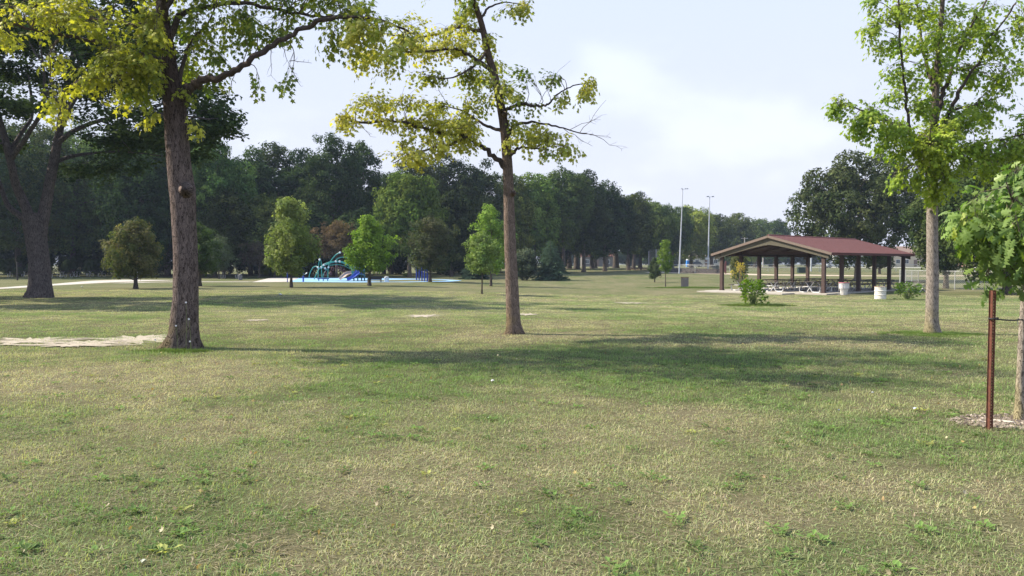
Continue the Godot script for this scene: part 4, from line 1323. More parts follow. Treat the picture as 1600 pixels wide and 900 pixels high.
# a young tree: rising branches of uneven length, leaves along their outer parts
func branchy_tree(called: String, label: String, base: Vector3, h: float, rad: float, low: float, col: Color, col2: Color, o: Dictionary) -> void:
	rng.seed = int(label.hash() % 100000)
	var root := thing(called, label, o.get("cat", "tree"), base)
	var shape: float = o.get("shape", 0.3)
	var size: float = o.get("size", 0.8)
	var n: int = o.get("n", 500)
	var tr: float = o.get("trunk", 0.1)
	var wood: Material = o.get("bark", mats["far bark"])
	var m := MB.new()
	var spine := []
	var sr := []
	var sway := Vector3(rr(-1, 1), 0, rr(-1, 1)) * 0.03 * h
	for k in 9:
		var t := k / 8.0
		spine.append(base + Vector3(0, -0.15 + t * (h * 0.93 + 0.15), 0) + sway * sin(t * 4.0) * t)
		sr.append(tr * (1.5 if k == 0 else lerpf(1.0, 0.12, t)))
	m.tube(spine, sr, 10, Color.WHITE, tr * 0.1, 1.0, nf)
	var xf := [[], []]
	var cols := [[], []]
	var nb := 30
	var two := [suite["clump0"], suite["clump2"]]
	for k in nb:
		var f := (k + rr(0.0, 0.9)) / nb
		var env := pow(sin(PI * clampf(f * 0.84 + 0.15, 0, 1)), 0.75)
		env = lerpf(env, clampf((1.0 - f) * 1.25 + 0.06, 0.06, 1.0) * minf(1.0, f * 6.0 + 0.45), shape)
		var l := rad * env * rr(0.5, 1.08)
		var g := k * 2.39996 + rr(-0.4, 0.4)
		var up := rr(0.25, 0.75) * l
		var y0 := low * 0.9 + f * (h - low)
		var a: Vector3 = spine[clampi(int(y0 / h * 8.0), 0, 8)]
		a = Vector3(a.x, base.y + minf(y0, h * 0.93) - up * 0.55, a.z)
		var e := a + Vector3(cos(g) * l, up, sin(g) * l)
		var bend := a.lerp(e, 0.5) + Vector3(0, -0.08 * l, 0) + ball() * 0.06 * l
		m.tube([a, bend, e], [tr * 0.3, tr * 0.18, tr * 0.06], 5)
		var tint := rng.randf()
		for i in int(ceil(0.68 * n / float(nb) * (0.3 + env))):
			var t := sqrt(rr(0.08, 1.12))
			var p := a.lerp(bend, t).lerp(bend.lerp(e, t), t) + ball() * (0.12 * rad + 0.2 * l) + Vector3(0, 0.05, 0)
			if p.y < base.y + low: p.y = base.y + low + rr(0.0, 0.12) * h
			var y := (Vector3(0, 1.0, 0) + (e - a).normalized() * 0.6 + rdir() * 0.6).normalized()
			var x := y.cross(rdir()).normalized()
			var v := rng.randi_range(0, 1)
			xf[v].append(Transform3D(Basis(x, y, x.cross(y)) * size * rr(0.5, 1.3), p))
			cols[v].append(col.lerp(col2, clampf(tint * 0.6 + 0.4 * f + rr(-0.3, 0.3), 0, 1)) * rr(0.75, 1.3))
	part(root, "trunk", m, wood)
	for v in 2: scatter(root, "crown", two[v], leaf_mat("young foliage", Color(0.75, 0.85, 0.35), 0.8), xf[v], cols[v])

func tree_px(called: String, label: String, px: float, d: float, top: float, width: float, low_py: float, col: Color, col2: Color, o := {}) -> void:
	var base := foot(px, d)
	var h := (HORIZON - top) / F * d + EYE - base.y
	var low := maxf(0.05, (HORIZON - low_py) / F * d + EYE - base.y)
	if called == "sapling_tree": branchy_tree(called, label, base, h, width / 2.0 / F * d, low, col, col2, o)
	else: far_tree(called, label, base, h, width / 2.0 / F * d, low, col, col2, o)

# ------------------------------------------------------------------ the woods and the planted trees
func woods() -> void:
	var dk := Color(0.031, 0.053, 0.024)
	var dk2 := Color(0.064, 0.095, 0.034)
	var md := Color(0.054, 0.092, 0.031)
	var md2 := Color(0.115, 0.16, 0.046)
	var lt := Color(0.115, 0.17, 0.038)
	var lt2 := Color(0.21, 0.25, 0.055)
	var far := {"n": 1250, "size": 1.3, "lobes": 34}
	var grp := "woods behind the playground"
	# [px, distance, top py, width px, lowest leaves py, tone, label]
	for q in [
		[-70, 96, 170, 240, 405, 0, "dark woods tree at the far end of the path behind the forked tree"], [30, 108, 190, 220, 405, 1, "woods tree whose pale leaves glow inside the fork of the massive tree"], [115, 112, 196, 190, 400, 1, "woods tree filling the gap beside the massive fork, lit in spots"],
		[185, 118, 205, 180, 400, 0, "dark woods tree rising over the small brownish sapling"], [225, 98, 225, 150, 405, 0, "dark woods tree just behind the picnic tables at the path"], [262, 106, 196, 150, 405, 0, "tall dark woods tree behind the thick maple trunk"],
		[335, 100, 228, 130, 398, 1, "feathery green woods tree between the maple trunk and the dark oak row"], [318, 116, 212, 120, 400, 0, "high dark woods tree whose top shows beside the maple trunk"],
		[392, 112, 236, 95, 420, 0, "round dark oak first in the row past the maple trunk"], [432, 116, 233, 90, 420, 0, "dark oak behind the light green playground tree"], [474, 113, 236, 90, 418, 0, "dark oak dipping slightly between two taller crowns"],
		[520, 108, 217, 108, 420, 0, "tallest dark oak over the playground climber"], [562, 112, 226, 84, 420, 0, "dark oak with a bumpy edge against the sky over the climber"], [612, 122, 268, 80, 420, 0, "lower dark tree in the dip of the woods skyline"],
		[655, 114, 250, 104, 420, 0, "broad dark oak behind the yellow green tree"], [706, 116, 247, 100, 420, 0, "dark oak with dense top left of the slim maple trunk".replace("left of", "before")], [752, 118, 257, 84, 420, 0, "dark oak partly hidden by the slim maple trunk"],
		[430, 99, 303, 110, 420, 1, "olive understory tree behind the light green playground tree"], [350, 97, 300, 100, 415, 0, "dark understory tree behind the lone bench table"], [560, 101, 330, 90, 425, 0, "shadowed understory tree behind the climber arch"], [480, 102, 320, 80, 425, 0, "shadowed understory tree beside the spray post"],
		[640, 97, 270, 106, 400, 2, "tall yellow green tree over the blue posts"], [705, 104, 300, 90, 420, 0, "dark tree at the edge of the woods behind the pair of planted trees"],
		[800, 121, 278, 70, 405, 2, "leafy green tree showing on both sides of the slim maple trunk"], [836, 124, 276, 84, 400, 2, "fresh green woods tree just past the slim maple"], [880, 128, 264, 96, 385, 1, "high dark topped woods tree with gaps of sky at its crown"],
		[912, 133, 270, 84, 398, 0, "dark woods tree casting deep shade on the far lawn"], [945, 137, 285, 84, 398, 0, "dark woods tree with a bare trunk over the far field"], [982, 142, 303, 84, 400, 1, "rounded woods tree stepping down along the skyline"], [1016, 150, 313, 84, 402, 1, "woods tree behind the small twin saplings"],
		[1050, 165, 318, 70, 400, 1, "woods tree behind the tall floodlight pole"], [1080, 176, 322, 74, 404, 2, "yellow green woods tree between the floodlight poles"], [1112, 190, 332, 66, 404, 1, "woods tree behind the second floodlight pole"], [1147, 205, 335, 68, 406, 1, "far green tree above the pavilion eave"], [1180, 215, 342, 62, 406, 1, "far tree above the pavilion ridge"], [1211, 222, 344, 52, 408, 1, "last tree of the far row over the pavilion roof"],
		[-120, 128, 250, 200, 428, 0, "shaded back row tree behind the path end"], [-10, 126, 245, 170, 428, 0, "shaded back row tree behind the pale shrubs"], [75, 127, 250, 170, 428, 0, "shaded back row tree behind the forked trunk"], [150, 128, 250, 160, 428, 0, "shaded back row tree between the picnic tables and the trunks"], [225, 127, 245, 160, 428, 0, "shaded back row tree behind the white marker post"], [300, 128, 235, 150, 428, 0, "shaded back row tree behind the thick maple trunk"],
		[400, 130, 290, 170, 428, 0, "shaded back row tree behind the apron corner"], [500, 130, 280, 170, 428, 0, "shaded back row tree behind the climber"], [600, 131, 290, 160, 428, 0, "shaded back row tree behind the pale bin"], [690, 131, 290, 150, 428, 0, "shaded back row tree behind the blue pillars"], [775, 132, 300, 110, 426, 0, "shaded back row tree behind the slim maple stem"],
		[880, 285, 392, 50, 414, 0, "far green tree closing the gap behind the thick grove trunks"], [915, 290, 390, 50, 414, 1, "far green tree seen low between the grove trunks"], [950, 285, 392, 50, 414, 0, "far green tree behind the slender grove trunk"], [985, 292, 391, 48, 414, 1, "far green tree behind the brush pile"], [1020, 288, 392, 48, 414, 0, "far green tree behind the backstop frame"], [1055, 290, 393, 44, 414, 1, "far green tree behind the tall floodlight pole foot"], [1090, 286, 392, 44, 414, 0, "far green tree behind the blue portable toilet"], [1130, 288, 392, 44, 414, 1, "far green tree behind the red brown board"],
		[1175, 262, 378, 50, 414, 0, "far dark tree beyond the road, under the pavilion eave"], [1205, 268, 382, 46, 414, 1, "far tree beyond the road in the first gap of pavilion posts"], [1235, 264, 380, 46, 414, 0, "far tree beyond the road in the middle gap of pavilion posts"], [1266, 270, 382, 46, 414, 0, "far tree beyond the road by the green box"], [1297, 275, 384, 40, 414, 1, "far tree beyond the road behind the parked white cars"], [1362, 272, 386, 44, 413, 0, "far tree beyond the road behind the crooked tree"], [1395, 280, 390, 36, 413, 1, "far tree beyond the road between the last pavilion posts"], [1450, 285, 392, 40, 412, 0, "far tree beyond the cream house"], [1500, 280, 388, 50, 412, 1, "far tree beyond the brick house"],
		[860, 150, 330, 110, 414, 0, "shadowed second row tree behind the spruce"], [925, 160, 345, 80, 402, 0, "shadowed tree deep in the grove behind bare trunks"], [1000, 172, 350, 80, 402, 0, "shadowed tree deep in the grove by the backstop"]]:
		var tone: int = q[5]
		var o: Dictionary = far.duplicate()
		o["group"] = grp
		var dd: float = q[1]
		var wm: float = q[3] * dd / F
		o["n"] = int(clampf(wm * wm * 7.5 + 500.0, 700, 2100))
		o["lobes"] = 52 + int(wm * 1.5)
		o["squash"] = 0.8
		rng.seed = int(q[0]) * 7 + int(dd)
		var tone_k := rr(0.72, 1.4)
		var warm := rr(0.86, 1.2)
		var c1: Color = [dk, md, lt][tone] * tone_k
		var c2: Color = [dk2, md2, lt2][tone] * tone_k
		c1.r *= warm
		c2.r *= warm
		if dd > 125: o["trunk"] = 0.36 * dd / 150.0
		tree_px(["oak_tree", "woodland_tree", "woodland_tree"][tone], q[6], q[0], dd, q[2], q[3], q[4], c1, c2, o)
	# bare trunks standing free under the grove
	for q in [[889, 419.6, 8.0, "thick twin like trunk tree at the shaded grove edge"], [901, 419.8, 9.0, "thickest grove tree beside the spruce, shaded trunk"], [929, 419.0, 7.5, "grove tree with a single straight dark trunk"], [948, 418.0, 5.0, "slender grove trunk between two thicker ones"], [962, 418.8, 9.5, "grove tree with a flared split trunk foot"], [990, 419.2, 5.5, "slim grove trunk beside the brush pile"]]:
		var b := at(q[0], q[1])
		var d := -b.z
		far_tree("woodland_tree", q[3], b, 15.5, 4.2, 3.0, dk, dk2, {"n": 420, "size": 1.0, "lobes": 14, "trunk": q[2] * 0.5 * d / F, "group": grp})
	# understory shrubs along the edge of the woods
	var sh := [
		[15, 432, 80, 400, 0, "pale green shrub beyond the path end table"], [60, 431, 80, 396, 1, "shrub hidden behind the forked tree foot"], [108, 431, 80, 402, 0, "pale shrub behind the row of picnic tables"], [150, 431, 80, 400, 0, "grey green shrub beside the woods trunk"], [190, 431, 60, 400, 1, "dark shrub behind the small brownish sapling"], [240, 430, 70, 395, 1, "dark shrub beside the white marker post"], [300, 430, 70, 390, 1, "dark shrub behind the thick maple trunk"], [350, 430, 60, 385, 1, "dark shrub behind the lone table"],
		[395, 430, 60, 385, 1, "dark shrub at the corner of the concrete apron"], [422, 431, 34, 412, 2, "small yellow green bush at the edge of the concrete apron"], [450, 430, 60, 385, 1, "dark shrub behind the light green tree stem"], [500, 429, 60, 380, 1, "dark shrub behind the climber legs"], [545, 429, 60, 380, 1, "dark shrub behind the climber arch"], [590, 429, 60, 390, 1, "dark shrub behind the dark bench"], [620, 429, 50, 400, 1, "dark shrub behind the pale bin"], [690, 430, 60, 405, 1, "dark shrub behind the round brownish tree"], [730, 430, 60, 405, 1, "dark shrub behind the planted pair of trees"], [-30, 430, 90, 385, 1, "tall dark shrub at the shady end of the path"], [40, 428.5, 90, 385, 1, "tall dark shrub deep behind the pale shrubs"], [120, 428.5, 90, 385, 1, "tall dark shrub deep behind the row of tables"], [190, 428.5, 90, 385, 1, "tall dark shrub deep behind the white marker post"], [635, 433.5, 10, 427, 2, "tiny bright shrub beside the blue posts"]]
	for q in sh:
		var b := at(q[0], q[1])
		var d := -b.z
		var t: int = q[4]
		far_tree("shrub", q[5], b, (q[1] - q[3]) * d / F, q[2] * 0.5 * d / F, 0.1, [md, Color(0.022, 0.036, 0.014), lt][t], [Color(0.085, 0.115, 0.05), Color(0.035, 0.055, 0.02), lt2][t], {"n": 330 if q[2] > 20 else 60, "size": 0.8 if q[2] > 20 else 0.3, "lobes": 9, "trunk": 0.05, "cat": "shrub", "group": "shrubs along the woods edge"})

func planted() -> void:
	var small := {"n": 471, "size": 0.80, "lobes": 20, "trunk": 0.11}
	var p := func(px: float, py: float) -> float: return -at(px, py).z
	# the small trees round the playground
	tree_px("sapling_tree", "light green egg shaped tree by the concrete apron of the playground", 455, p.call(455, 449), 312, 88, 425, Color(0.17, 0.235, 0.07), Color(0.29, 0.32, 0.11), {"n": 682, "size": 0.80, "lobes": 26, "trunk": 0.1, "shape": 0.45})
	tree_px("sapling_tree", "bright green pointed tree in front of the blue slide", 577, p.call(577, 446.5), 338, 74, 424, Color(0.14, 0.25, 0.035), Color(0.24, 0.35, 0.05), {"n": 558, "size": 0.80, "lobes": 24, "trunk": 0.13, "shape": 0.7})
	tree_px("sapling_tree", "round dark tree with reddish top over the blue posts", 672, p.call(672, 440.5), 342, 94, 420, Color(0.05, 0.075, 0.03), Color(0.105, 0.10, 0.05), {"n": 620, "size": 0.88, "lobes": 26, "trunk": 0.15})
	tree_px("sapling_tree", "rust brown withering tree behind the climber", 526, 96, 346, 78, 400, Color(0.13, 0.085, 0.05), Color(0.19, 0.125, 0.07), {"n": 496, "size": 0.88, "lobes": 20, "trunk": 0.13})
	tree_px("sapling_tree", "dull purple leaved small tree at the shady woods edge", 405, 95, 380, 60, 412, Color(0.07, 0.05, 0.045), Color(0.10, 0.085, 0.06), {"n": 260, "size": 0.80, "lobes": 12, "trunk": 0.12})
	tree_px("sapling_tree", "small brownish green sapling by the white marker post", 212, p.call(210, 451), 346, 86, 430, Color(0.08, 0.11, 0.04), Color(0.22, 0.19, 0.085), {"n": 558, "size": 0.80, "lobes": 24, "trunk": 0.14, "bark": mats["dark bark"]})
	tree_px("sapling_tree", "young green tree whose stem shows beside the thick maple trunk", 312, p.call(312, 447), 350, 74, 424, Color(0.05, 0.085, 0.03), Color(0.09, 0.13, 0.045), {"n": 372, "size": 0.80, "lobes": 18, "trunk": 0.13})
	tree_px("sapling_tree", "thin stemmed pale leaved tree by the bench table under the woods", 342, 90, 372, 60, 420, Color(0.06, 0.09, 0.05), Color(0.10, 0.13, 0.08), {"n": 235, "size": 0.80, "lobes": 12, "trunk": 0.1})
	tree_px("sapling_tree", "short stemmed sapling standing closer of the planted pair", 753, p.call(753, 460), 366, 58, 424, Color(0.14, 0.22, 0.07), Color(0.24, 0.31, 0.10), {"n": 347, "size": 0.58, "lobes": 16, "trunk": 0.055})
	tree_px("sapling_tree", "taller bright sapling of the planted pair before the woods", 767, p.call(766, 447), 320, 66, 424, Color(0.14, 0.25, 0.045), Color(0.24, 0.35, 0.065), {"n": 496, "size": 0.74, "lobes": 22, "trunk": 0.1, "shape": 0.5})
	tree_px("sapling_tree", "thin bright sapling by the litter cage on the far lawn", 1040, p.call(1039, 448), 374, 27, 424, Color(0.12, 0.21, 0.03), Color(0.19, 0.27, 0.05), {"n": 235, "size": 0.51, "lobes": 14, "trunk": 0.045, "shape": 0.5})
	tree_px("shrub", "olive bush beside the thin bright sapling", 1023, p.call(1023, 441), 404, 20, 437, Color(0.05, 0.075, 0.035), Color(0.085, 0.11, 0.055), {"n": 148, "size": 0.64, "lobes": 10, "trunk": 0.05, "shape": 0.4, "cat": "shrub"})
	conifer("spruce_tree", "wide dark spruce at the edge of the grove shade", at(860, 438), 64.0 * -at(860, 438).z / F, 26.0 * -at(860, 438).z / F, Color(0.10, 0.15, 0.095), 51)
	conifer("spruce_tree", "low blackish spruce behind the planted pair of saplings", at(742, 436.5), 40.0 * -at(742, 436.5).z / F, 22.0 * -at(742, 436.5).z / F, Color(0.06, 0.09, 0.065), 52)
	tree_px("juniper_shrub", "grey green bushy juniper touching the wide spruce", 816, p.call(816, 438), 386, 46, 436, Color(0.06, 0.082, 0.052), Color(0.10, 0.12, 0.075), {"n": 322, "size": 0.96, "lobes": 18, "trunk": 0.1, "cat": "shrub"})
	tree_px("sapling_tree", "olive young tree seen between the pavilion posts", 1154, 74, 396, 30, 436, Color(0.09, 0.11, 0.04), Color(0.15, 0.16, 0.07), {"n": 260, "size": 0.64, "lobes": 16, "trunk": 0.07, "shape": 0.4})
	# the big trees behind the pavilion and past it
	tree_px("oak_tree", "broad dark oak towering behind the pavilion roof", 1340, 88, 243, 200, 410, Color(0.045, 0.07, 0.03), Color(0.095, 0.115, 0.048), {"n": 1736, "size": 1.28, "lobes": 80, "trunk": 0.34, "squash": 0.8, "bark": mats["pale bark"]})
	tree_px("oak_tree", "dark leafy tree behind the grey maple trunk by the fence", 1478, 66, 285, 110, 424, Color(0.045, 0.075, 0.028), Color(0.09, 0.12, 0.04), {"n": 930, "size": 0.99, "lobes": 46, "trunk": 0.2})
	tree_px("oak_tree", "dark heavy tree behind the young oak and its post", 1574, 54, 232, 215, 436, Color(0.045, 0.075, 0.028), Color(0.09, 0.12, 0.04), {"n": 1612, "size": 0.99, "lobes": 70, "trunk": 0.27})
	tree_px("oak_tree", "far dark tree showing over the dark leafy tree at the fence", 1530, 120, 250, 130, 404, Color(0.035, 0.06, 0.022), Color(0.07, 0.095, 0.03), {"n": 806, "size": 1.44, "lobes": 28, "trunk": 0.3})
	tree_px("sapling_tree", "small crooked tree beyond the pavilion posts", 1374, 122, 392, 46, 416, Color(0.04, 0.06, 0.025), Color(0.075, 0.09, 0.035), {"n": 223, "size": 1.12, "lobes": 12, "trunk": 0.2})
	# leafy bushes near the pavilion
	leafy_bush(at(1177, 478), 0.5, 1.1, Color(0.13, 0.23, 0.025), 60, "bright green big leaved bush at the corner of the pavilion slab", true)
	leafy_bush(at(1418, 468), 0.58, 0.85, Color(0.11, 0.20, 0.035), 46, "round green bush at the far end of the pavilion", false)
	tuft_patch(at(1185, 478), 1.6, 1.4, 160, Color(0.13, 0.19, 0.045), 1.2, "longer grass round the bright bush at the pavilion")
	tuft_patch(at(1075, 450), 3.2, 1.6, 200, Color(0.12, 0.185, 0.045), 1.3, "greener long grass before the litter cage")

func leafy_bush(base: Vector3, rad: float, h: float, col: Color, n: int, label: String, yellow_top: bool) -> void:
	rng.seed = 900 + n
	var root := thing("bush", label, "bush", base)
	var lm := MB.new()
	var xf := []
	var cols := []
	for k in n:
		var t := sqrt(rng.randf())
		var g := rr(0, TAU)
		var tip := base + Vector3(cos(g) * rad * rr(0.3, 1.0) * (0.6 + 0.4 * sin(PI * t)), h * t * rr(0.75, 1.0), sin(g) * rad * rr(0.3, 1.0))
		lm.tube([base + Vector3(rr(-0.1, 0.1), -0.05, rr(-0.1, 0.1)), base.lerp(tip, 0.5) + Vector3(0, 0.1 * h, 0), tip], [0.014, 0.009, 0.004], 4)
		var y := (tip - base + Vector3(0, -0.2, 0)).normalized()
		var x := y.cross(Vector3.UP)
		x = x.normalized() if x.length() > 0.1 else Vector3.RIGHT
		xf.append(Transform3D(Basis(x, y, x.cross(y)) * rr(1.1, 1.6), tip - y * 0.2))
		cols.append(col * rr(0.75, 1.25))
	if yellow_top:
		for k in 16:
			var t := rr(0.7, 1.25)
			var tip := base + Vector3(-0.55 + rr(-0.22, 0.3), 1.55 * t, -0.5 + rr(-0.3, 0.3))
			lm.tube([base + Vector3(-0.25, 0, -0.3), base.lerp(tip, 0.6) + ball() * 0.06, tip], [0.012, 0.008, 0.004], 4)
			xf.append(Transform3D(Basis.from_euler(Vector3(rr(-0.6, 0.6), rr(0, TAU), rr(-0.6, 0.6))) * rr(0.7, 1.0), tip))
			cols.append(Color(0.46, 0.37, 0.10) * rr(0.8, 1.15))
	part(root, "stem", lm, mat("weed stem", Color(0.12, 0.17, 0.05)))
	scatter(root, "foliage", suite["maple_sprig1"], mats["maple foliage"], xf, cols)

# ------------------------------------------------------------------ the picnic pavilion
func pavilion() -> void:
	var A := on(15.67, -60.0)
	var B := on(20.94, -54.0)
	var C := on(30.65, -63.0)
	var y0 := ground(22.0, -60.0) + 0.06
	var u := Vector3(C.x - B.x, 0, C.z - B.z)      # along the ridge
	var lu := u.length()
	u = u.normalized()
	var w := Vector3(A.x - B.x, 0, A.z - B.z)      # across
	var lw := w.length()
	w = w.normalized()
	var o := Vector3(B.x, y0, B.z)
	var root := thing("picnic_pavilion", "open picnic pavilion with dull red gable roof and dark posts", "pavilion", o)
	var P := func(s: float, t: float, h: float) -> Vector3: return o + u * s + w * t + Vector3(0, h, 0)
	var dark := worn("dark stained wood", Color(0.062, 0.036, 0.032), 0.75, 0.0, 0.3, 2.0, Vector3(3, 0.6, 3))
	var tan := worn("weathered tan paint", Color(0.09, 0.08, 0.056), 0.8, 0.0, 0.2, 2.0, Vector3(1, 1, 1))
	var trim := worn("pale brown trim", Color(0.17, 0.125, 0.105), 0.7, 0.0, 0.2, 2.0)
	var red := worn("dull red shingles", Color(0.15, 0.052, 0.048), 0.9, 0.0, 0.3, 0.8)
	var conc := worn("pale concrete", Color(0.38, 0.35, 0.315), 0.9, 0.0, 0.2, 0.5)
	var slab := MB.new()
	slab.obox(P.call(lu / 2 - 0.1, lw / 2, -0.17), u * (lu / 2 + 1.0), Vector3(0, 0.17, 0), w * (lw / 2 + 0.75))
	slab.obox(P.call(-1.9, lw * 0.62, -0.175), u * 0.8, Vector3(0, 0.17, 0), w * 3.4)
	part(root, "concrete_slab", slab, conc)
	var eave := 2.66
	for t in [0.0, lw]:
		for k in 6:
			var m := MB.new()
			var c: Vector3 = P.call(lu * k / 5.0, t, eave / 2 - 0.1)
			m.obox(c, u * 0.115, Vector3(0, eave / 2 + 0.1, 0), w * 0.115)
			m.obox(P.call(lu * k / 5.0, t, 0.03), u * 0.15, Vector3(0, 0.03, 0), w * 0.15)
			part(root, "post", m, dark)
		var bm := MB.new()
		bm.obox(P.call(lu / 2, t, eave + 0.04), u * (lu / 2 + 0.25), Vector3(0, 0.13, 0), w * 0.07)
		part(root, "beam", bm, dark)
	# two roof planes with thickness, in courses of shingles
	var over := 0.72
	var rise := 1.26
	var run := lw / 2 + over
	var s0 := -0.35
	var s1 := lu + 0.35
	for side in [0, 1]:
		var m := MB.new()
		var un := MB.new()
		var n := 26
		for k in n:
			var f0 := float(k) / n
			var f1 := float(k + 1) / n
			var t0 := lerpf(-over, lw / 2, f0) if side == 0 else lerpf(lw + over, lw / 2, f0)
			var t1 := lerpf(-over, lw / 2, f1) if side == 0 else lerpf(lw + over, lw / 2, f1)
			var h0 := eave + 0.06 + rise * f0 + 0.012
			var h1 := eave + 0.06 + rise * f1
			var a: Vector3 = P.call(s0, t0, h0)
			var b: Vector3 = P.call(s1, t0, h0)
			var c: Vector3 = P.call(s1, t1, h1)
			var d: Vector3 = P.call(s0, t1, h1)
			var a2 := a - Vector3(0, 0.02, 0)
			var b2 := b - Vector3(0, 0.02, 0)
			if side == 0:
				m.quad(a, b, c, d)
				m.quad(a2, b2, b, a)
			else:
				m.quad(b, a, d, c)
				m.quad(b2, a2, a, b)
		var ta := -over if side == 0 else lw + over
		var e0: Vector3 = P.call(s0 + 0.02, ta, eave - 0.02)
		var e1: Vector3 = P.call(s1 - 0.02, ta, eave - 0.02)
		var r1: Vector3 = P.call(s1 - 0.02, lw / 2, eave + rise - 0.02)
		var r0: Vector3 = P.call(s0 + 0.02, lw / 2, eave + rise - 0.02)
		un.quad(e0, r0, r1, e1)
		part(root, "roof", m, red)
		part(root, "roof_underside", un, dark)
		var fa := MB.new()
		fa.bar(P.call(s0, ta + (0.02 if side == 0 else -0.02), eave - 0.03), P.call(s1, ta + (0.02 if side == 0 else -0.02), eave - 0.03), 0.05, 0.17)
		part(root, "eave_board", fa, worn("dark red trim", Color(0.10, 0.03, 0.03), 0.7, 0.0, 0.2, 2.0))
		for s in [s0, s1]:
			var rk := MB.new()
			rk.bar(P.call(s - signf(s - 1.0) * -0.03, ta, eave - 0.03), P.call(s - signf(s - 1.0) * -0.03, lw / 2 + (0.002 if side == 0 else -0.002), eave + rise - 0.03), 0.05, 0.17)
			part(root, "rake_board", rk, trim)
	var rc := MB.new()
	rc.tube([P.call(s0, lw / 2, eave + rise + 0.06), P.call(s1, lw / 2, eave + rise + 0.06)], [0.07, 0.07], 8, Color.WHITE, 0.0, 1.0, null, true)
	part(root, "ridge_cap", rc, red)
	# arched gable panels at both ends, plain trusses between
	for s in [-0.2, lu + 0.2]:
		var g := MB.new()
		var n := 20
		var th := 0.05
		for k in n:
			var row := []
			for e in 2:
				var t := lerpf(-0.45, lw + 0.45, float(k + e) / n)
				var f := 1.0 - absf(t - lw / 2) / run
				var top := eave + rise * f - 0.05
				var arch := (t - lw / 2) / (lw / 2 + 0.45)
				var bot := eave - 0.35 + 1.0 * (1.0 - pow(absf(arch), 1.25))
				bot = minf(bot, top - 0.05)
				row.append([P.call(s - th, t, bot), P.call(s - th, t, top), P.call(s + th, t, bot), P.call(s + th, t, top)])
			var p: Array = row[0]
			var q: Array = row[1]
			g.quad(q[0], p[0], p[1], q[1])
			g.quad(p[2], q[2], q[3], p[3])
			g.quad(p[0], q[0], q[2], p[2])
		part(root, "gable_panel", g, tan)
	for k in range(1, 5):
		var g := MB.new()
		var s := lu * k / 5.0
		g.bar(P.call(s, 0.1, eave + 0.1), P.call(s, lw - 0.1, eave + 0.1), 0.1, 0.2)
		g.bar(P.call(s, -0.3, eave + 0.08), P.call(s, lw / 2, eave + rise - 0.14), 0.1, 0.16)
		g.bar(P.call(s, lw + 0.3, eave + 0.08), P.call(s, lw / 2, eave + rise - 0.14), 0.1, 0.16)
		part(root, "truss", g, dark)
	# tables in three rows under the roof, and two outside
	var turn := atan2(u.x, u.z)
	var said := ["front corner", "second", "third", "fourth", "end"]
	var proto: Node3D = null
	for r in 3:
		for k in 5:
			var q: Vector3 = P.call(1.25 + k * 2.62, 1.2 + r * 2.75, 0.0)
			var label := "%s picnic table of the row along the %s side of the pavilion" % [said[k], ["barrel", "middle", "ball field"][r]]
			var t := picnic_table(label, q, turn + rr(-0.05, 0.05)) if proto == null else copy_table(proto, label, q, turn + rr(-0.06, 0.06))
			if proto == null: proto = t
			t.set_meta("group", "picnic tables under the pavilion roof")
	for q in [[1432, 456.5, "picnic table outside the pavilion behind the round bush", 0.9], [1390, 452, "picnic table just outside the end posts of the pavilion", 0.4]]:
		copy_table(proto, q[2], at(q[0], q[1]), turn + q[3]).set_meta("group", "picnic tables outside the pavilion")
	# weathered tables at the edge of the woods
	for q in [[27, 433, 0.2, "picnic table behind the slim dark post at the path end"], [88, 433.5, 0.1, "picnic table beside the forked tree foot at the woods edge"], [105, 433, 0.0, "picnic table second from the forked tree at the woods edge"], [131, 432.5, 0.1, "picnic table before the pale shrub at the woods edge"], [150, 432, -0.1, "picnic table beside the thick woods trunk"], [203, 431.8, 0.1, "picnic table half hidden by the small brownish sapling"], [360, 435, 0.05, "lone picnic table with a bin beside it under the woods"]]:
		var t := copy_table(proto, q[3], at(q[0], q[1]), PI / 2 + q[2])
		t.set_meta("group", "picnic tables along the woods")

func picnic_table(label: String, p: Vector3, turn: float) -> Node3D:
	var root := thing("picnic_table", label, "picnic table", p, turn)
	var wood := worn("table wood", Color(0.06, 0.048, 0.044), 0.85, 0.0, 0.3, 2.0)
	var steel := mat("galvanised tube", Color(0.62, 0.63, 0.66), 0.45, 0.2)
	for k in 3:
		var m := MB.new()
		m.box(Vector3((k - 1) * 0.25, 0.745, 0), Vector3(0.235, 0.04, 2.3))
		part(root, "tabletop_plank", m, wood, true)
	for s in [-1.0, 1.0]:
		var m := MB.new()
		m.box(Vector3(s * 0.66, 0.445, 0), Vector3(0.25, 0.04, 2.3))
		part(root, "seat_plank", m, wood, true)
		# one bent tube at each end: foot, slanted legs crossing under the top, seat arms
		for e in [-1.0, 1.0]:
			var f := MB.new()
			var z: float = s * 0.82 + e * 0.022
			var line := smooth_line([Vector3(e * -0.3, 0.715, z), Vector3(e * -0.16, 0.56, z), Vector3(e * 0.1, 0.2, z), Vector3(e * 0.2, 0.05, z), Vector3(e * 0.32, 0.022, z), Vector3(e * 0.6, 0.022, z), Vector3(e * 0.72, 0.05, z), Vector3(e * 0.76, 0.16, z), Vector3(e * 0.74, 0.41, z)], 3)
			var rad := []
			for i in line.size(): rad.append(0.03)
			f.tube(line, rad, 8, Color.WHITE, 0.0, 1.0, null, true)
			part(root, "tube_leg", f, steel, true)
		var c := MB.new()
		c.tube([Vector3(-0.62, 0.4, s * 0.86), Vector3(0.62, 0.4, s * 0.86)], [0.02, 0.02], 6)
		part(root, "cross_bar", c, steel, true)
	return root

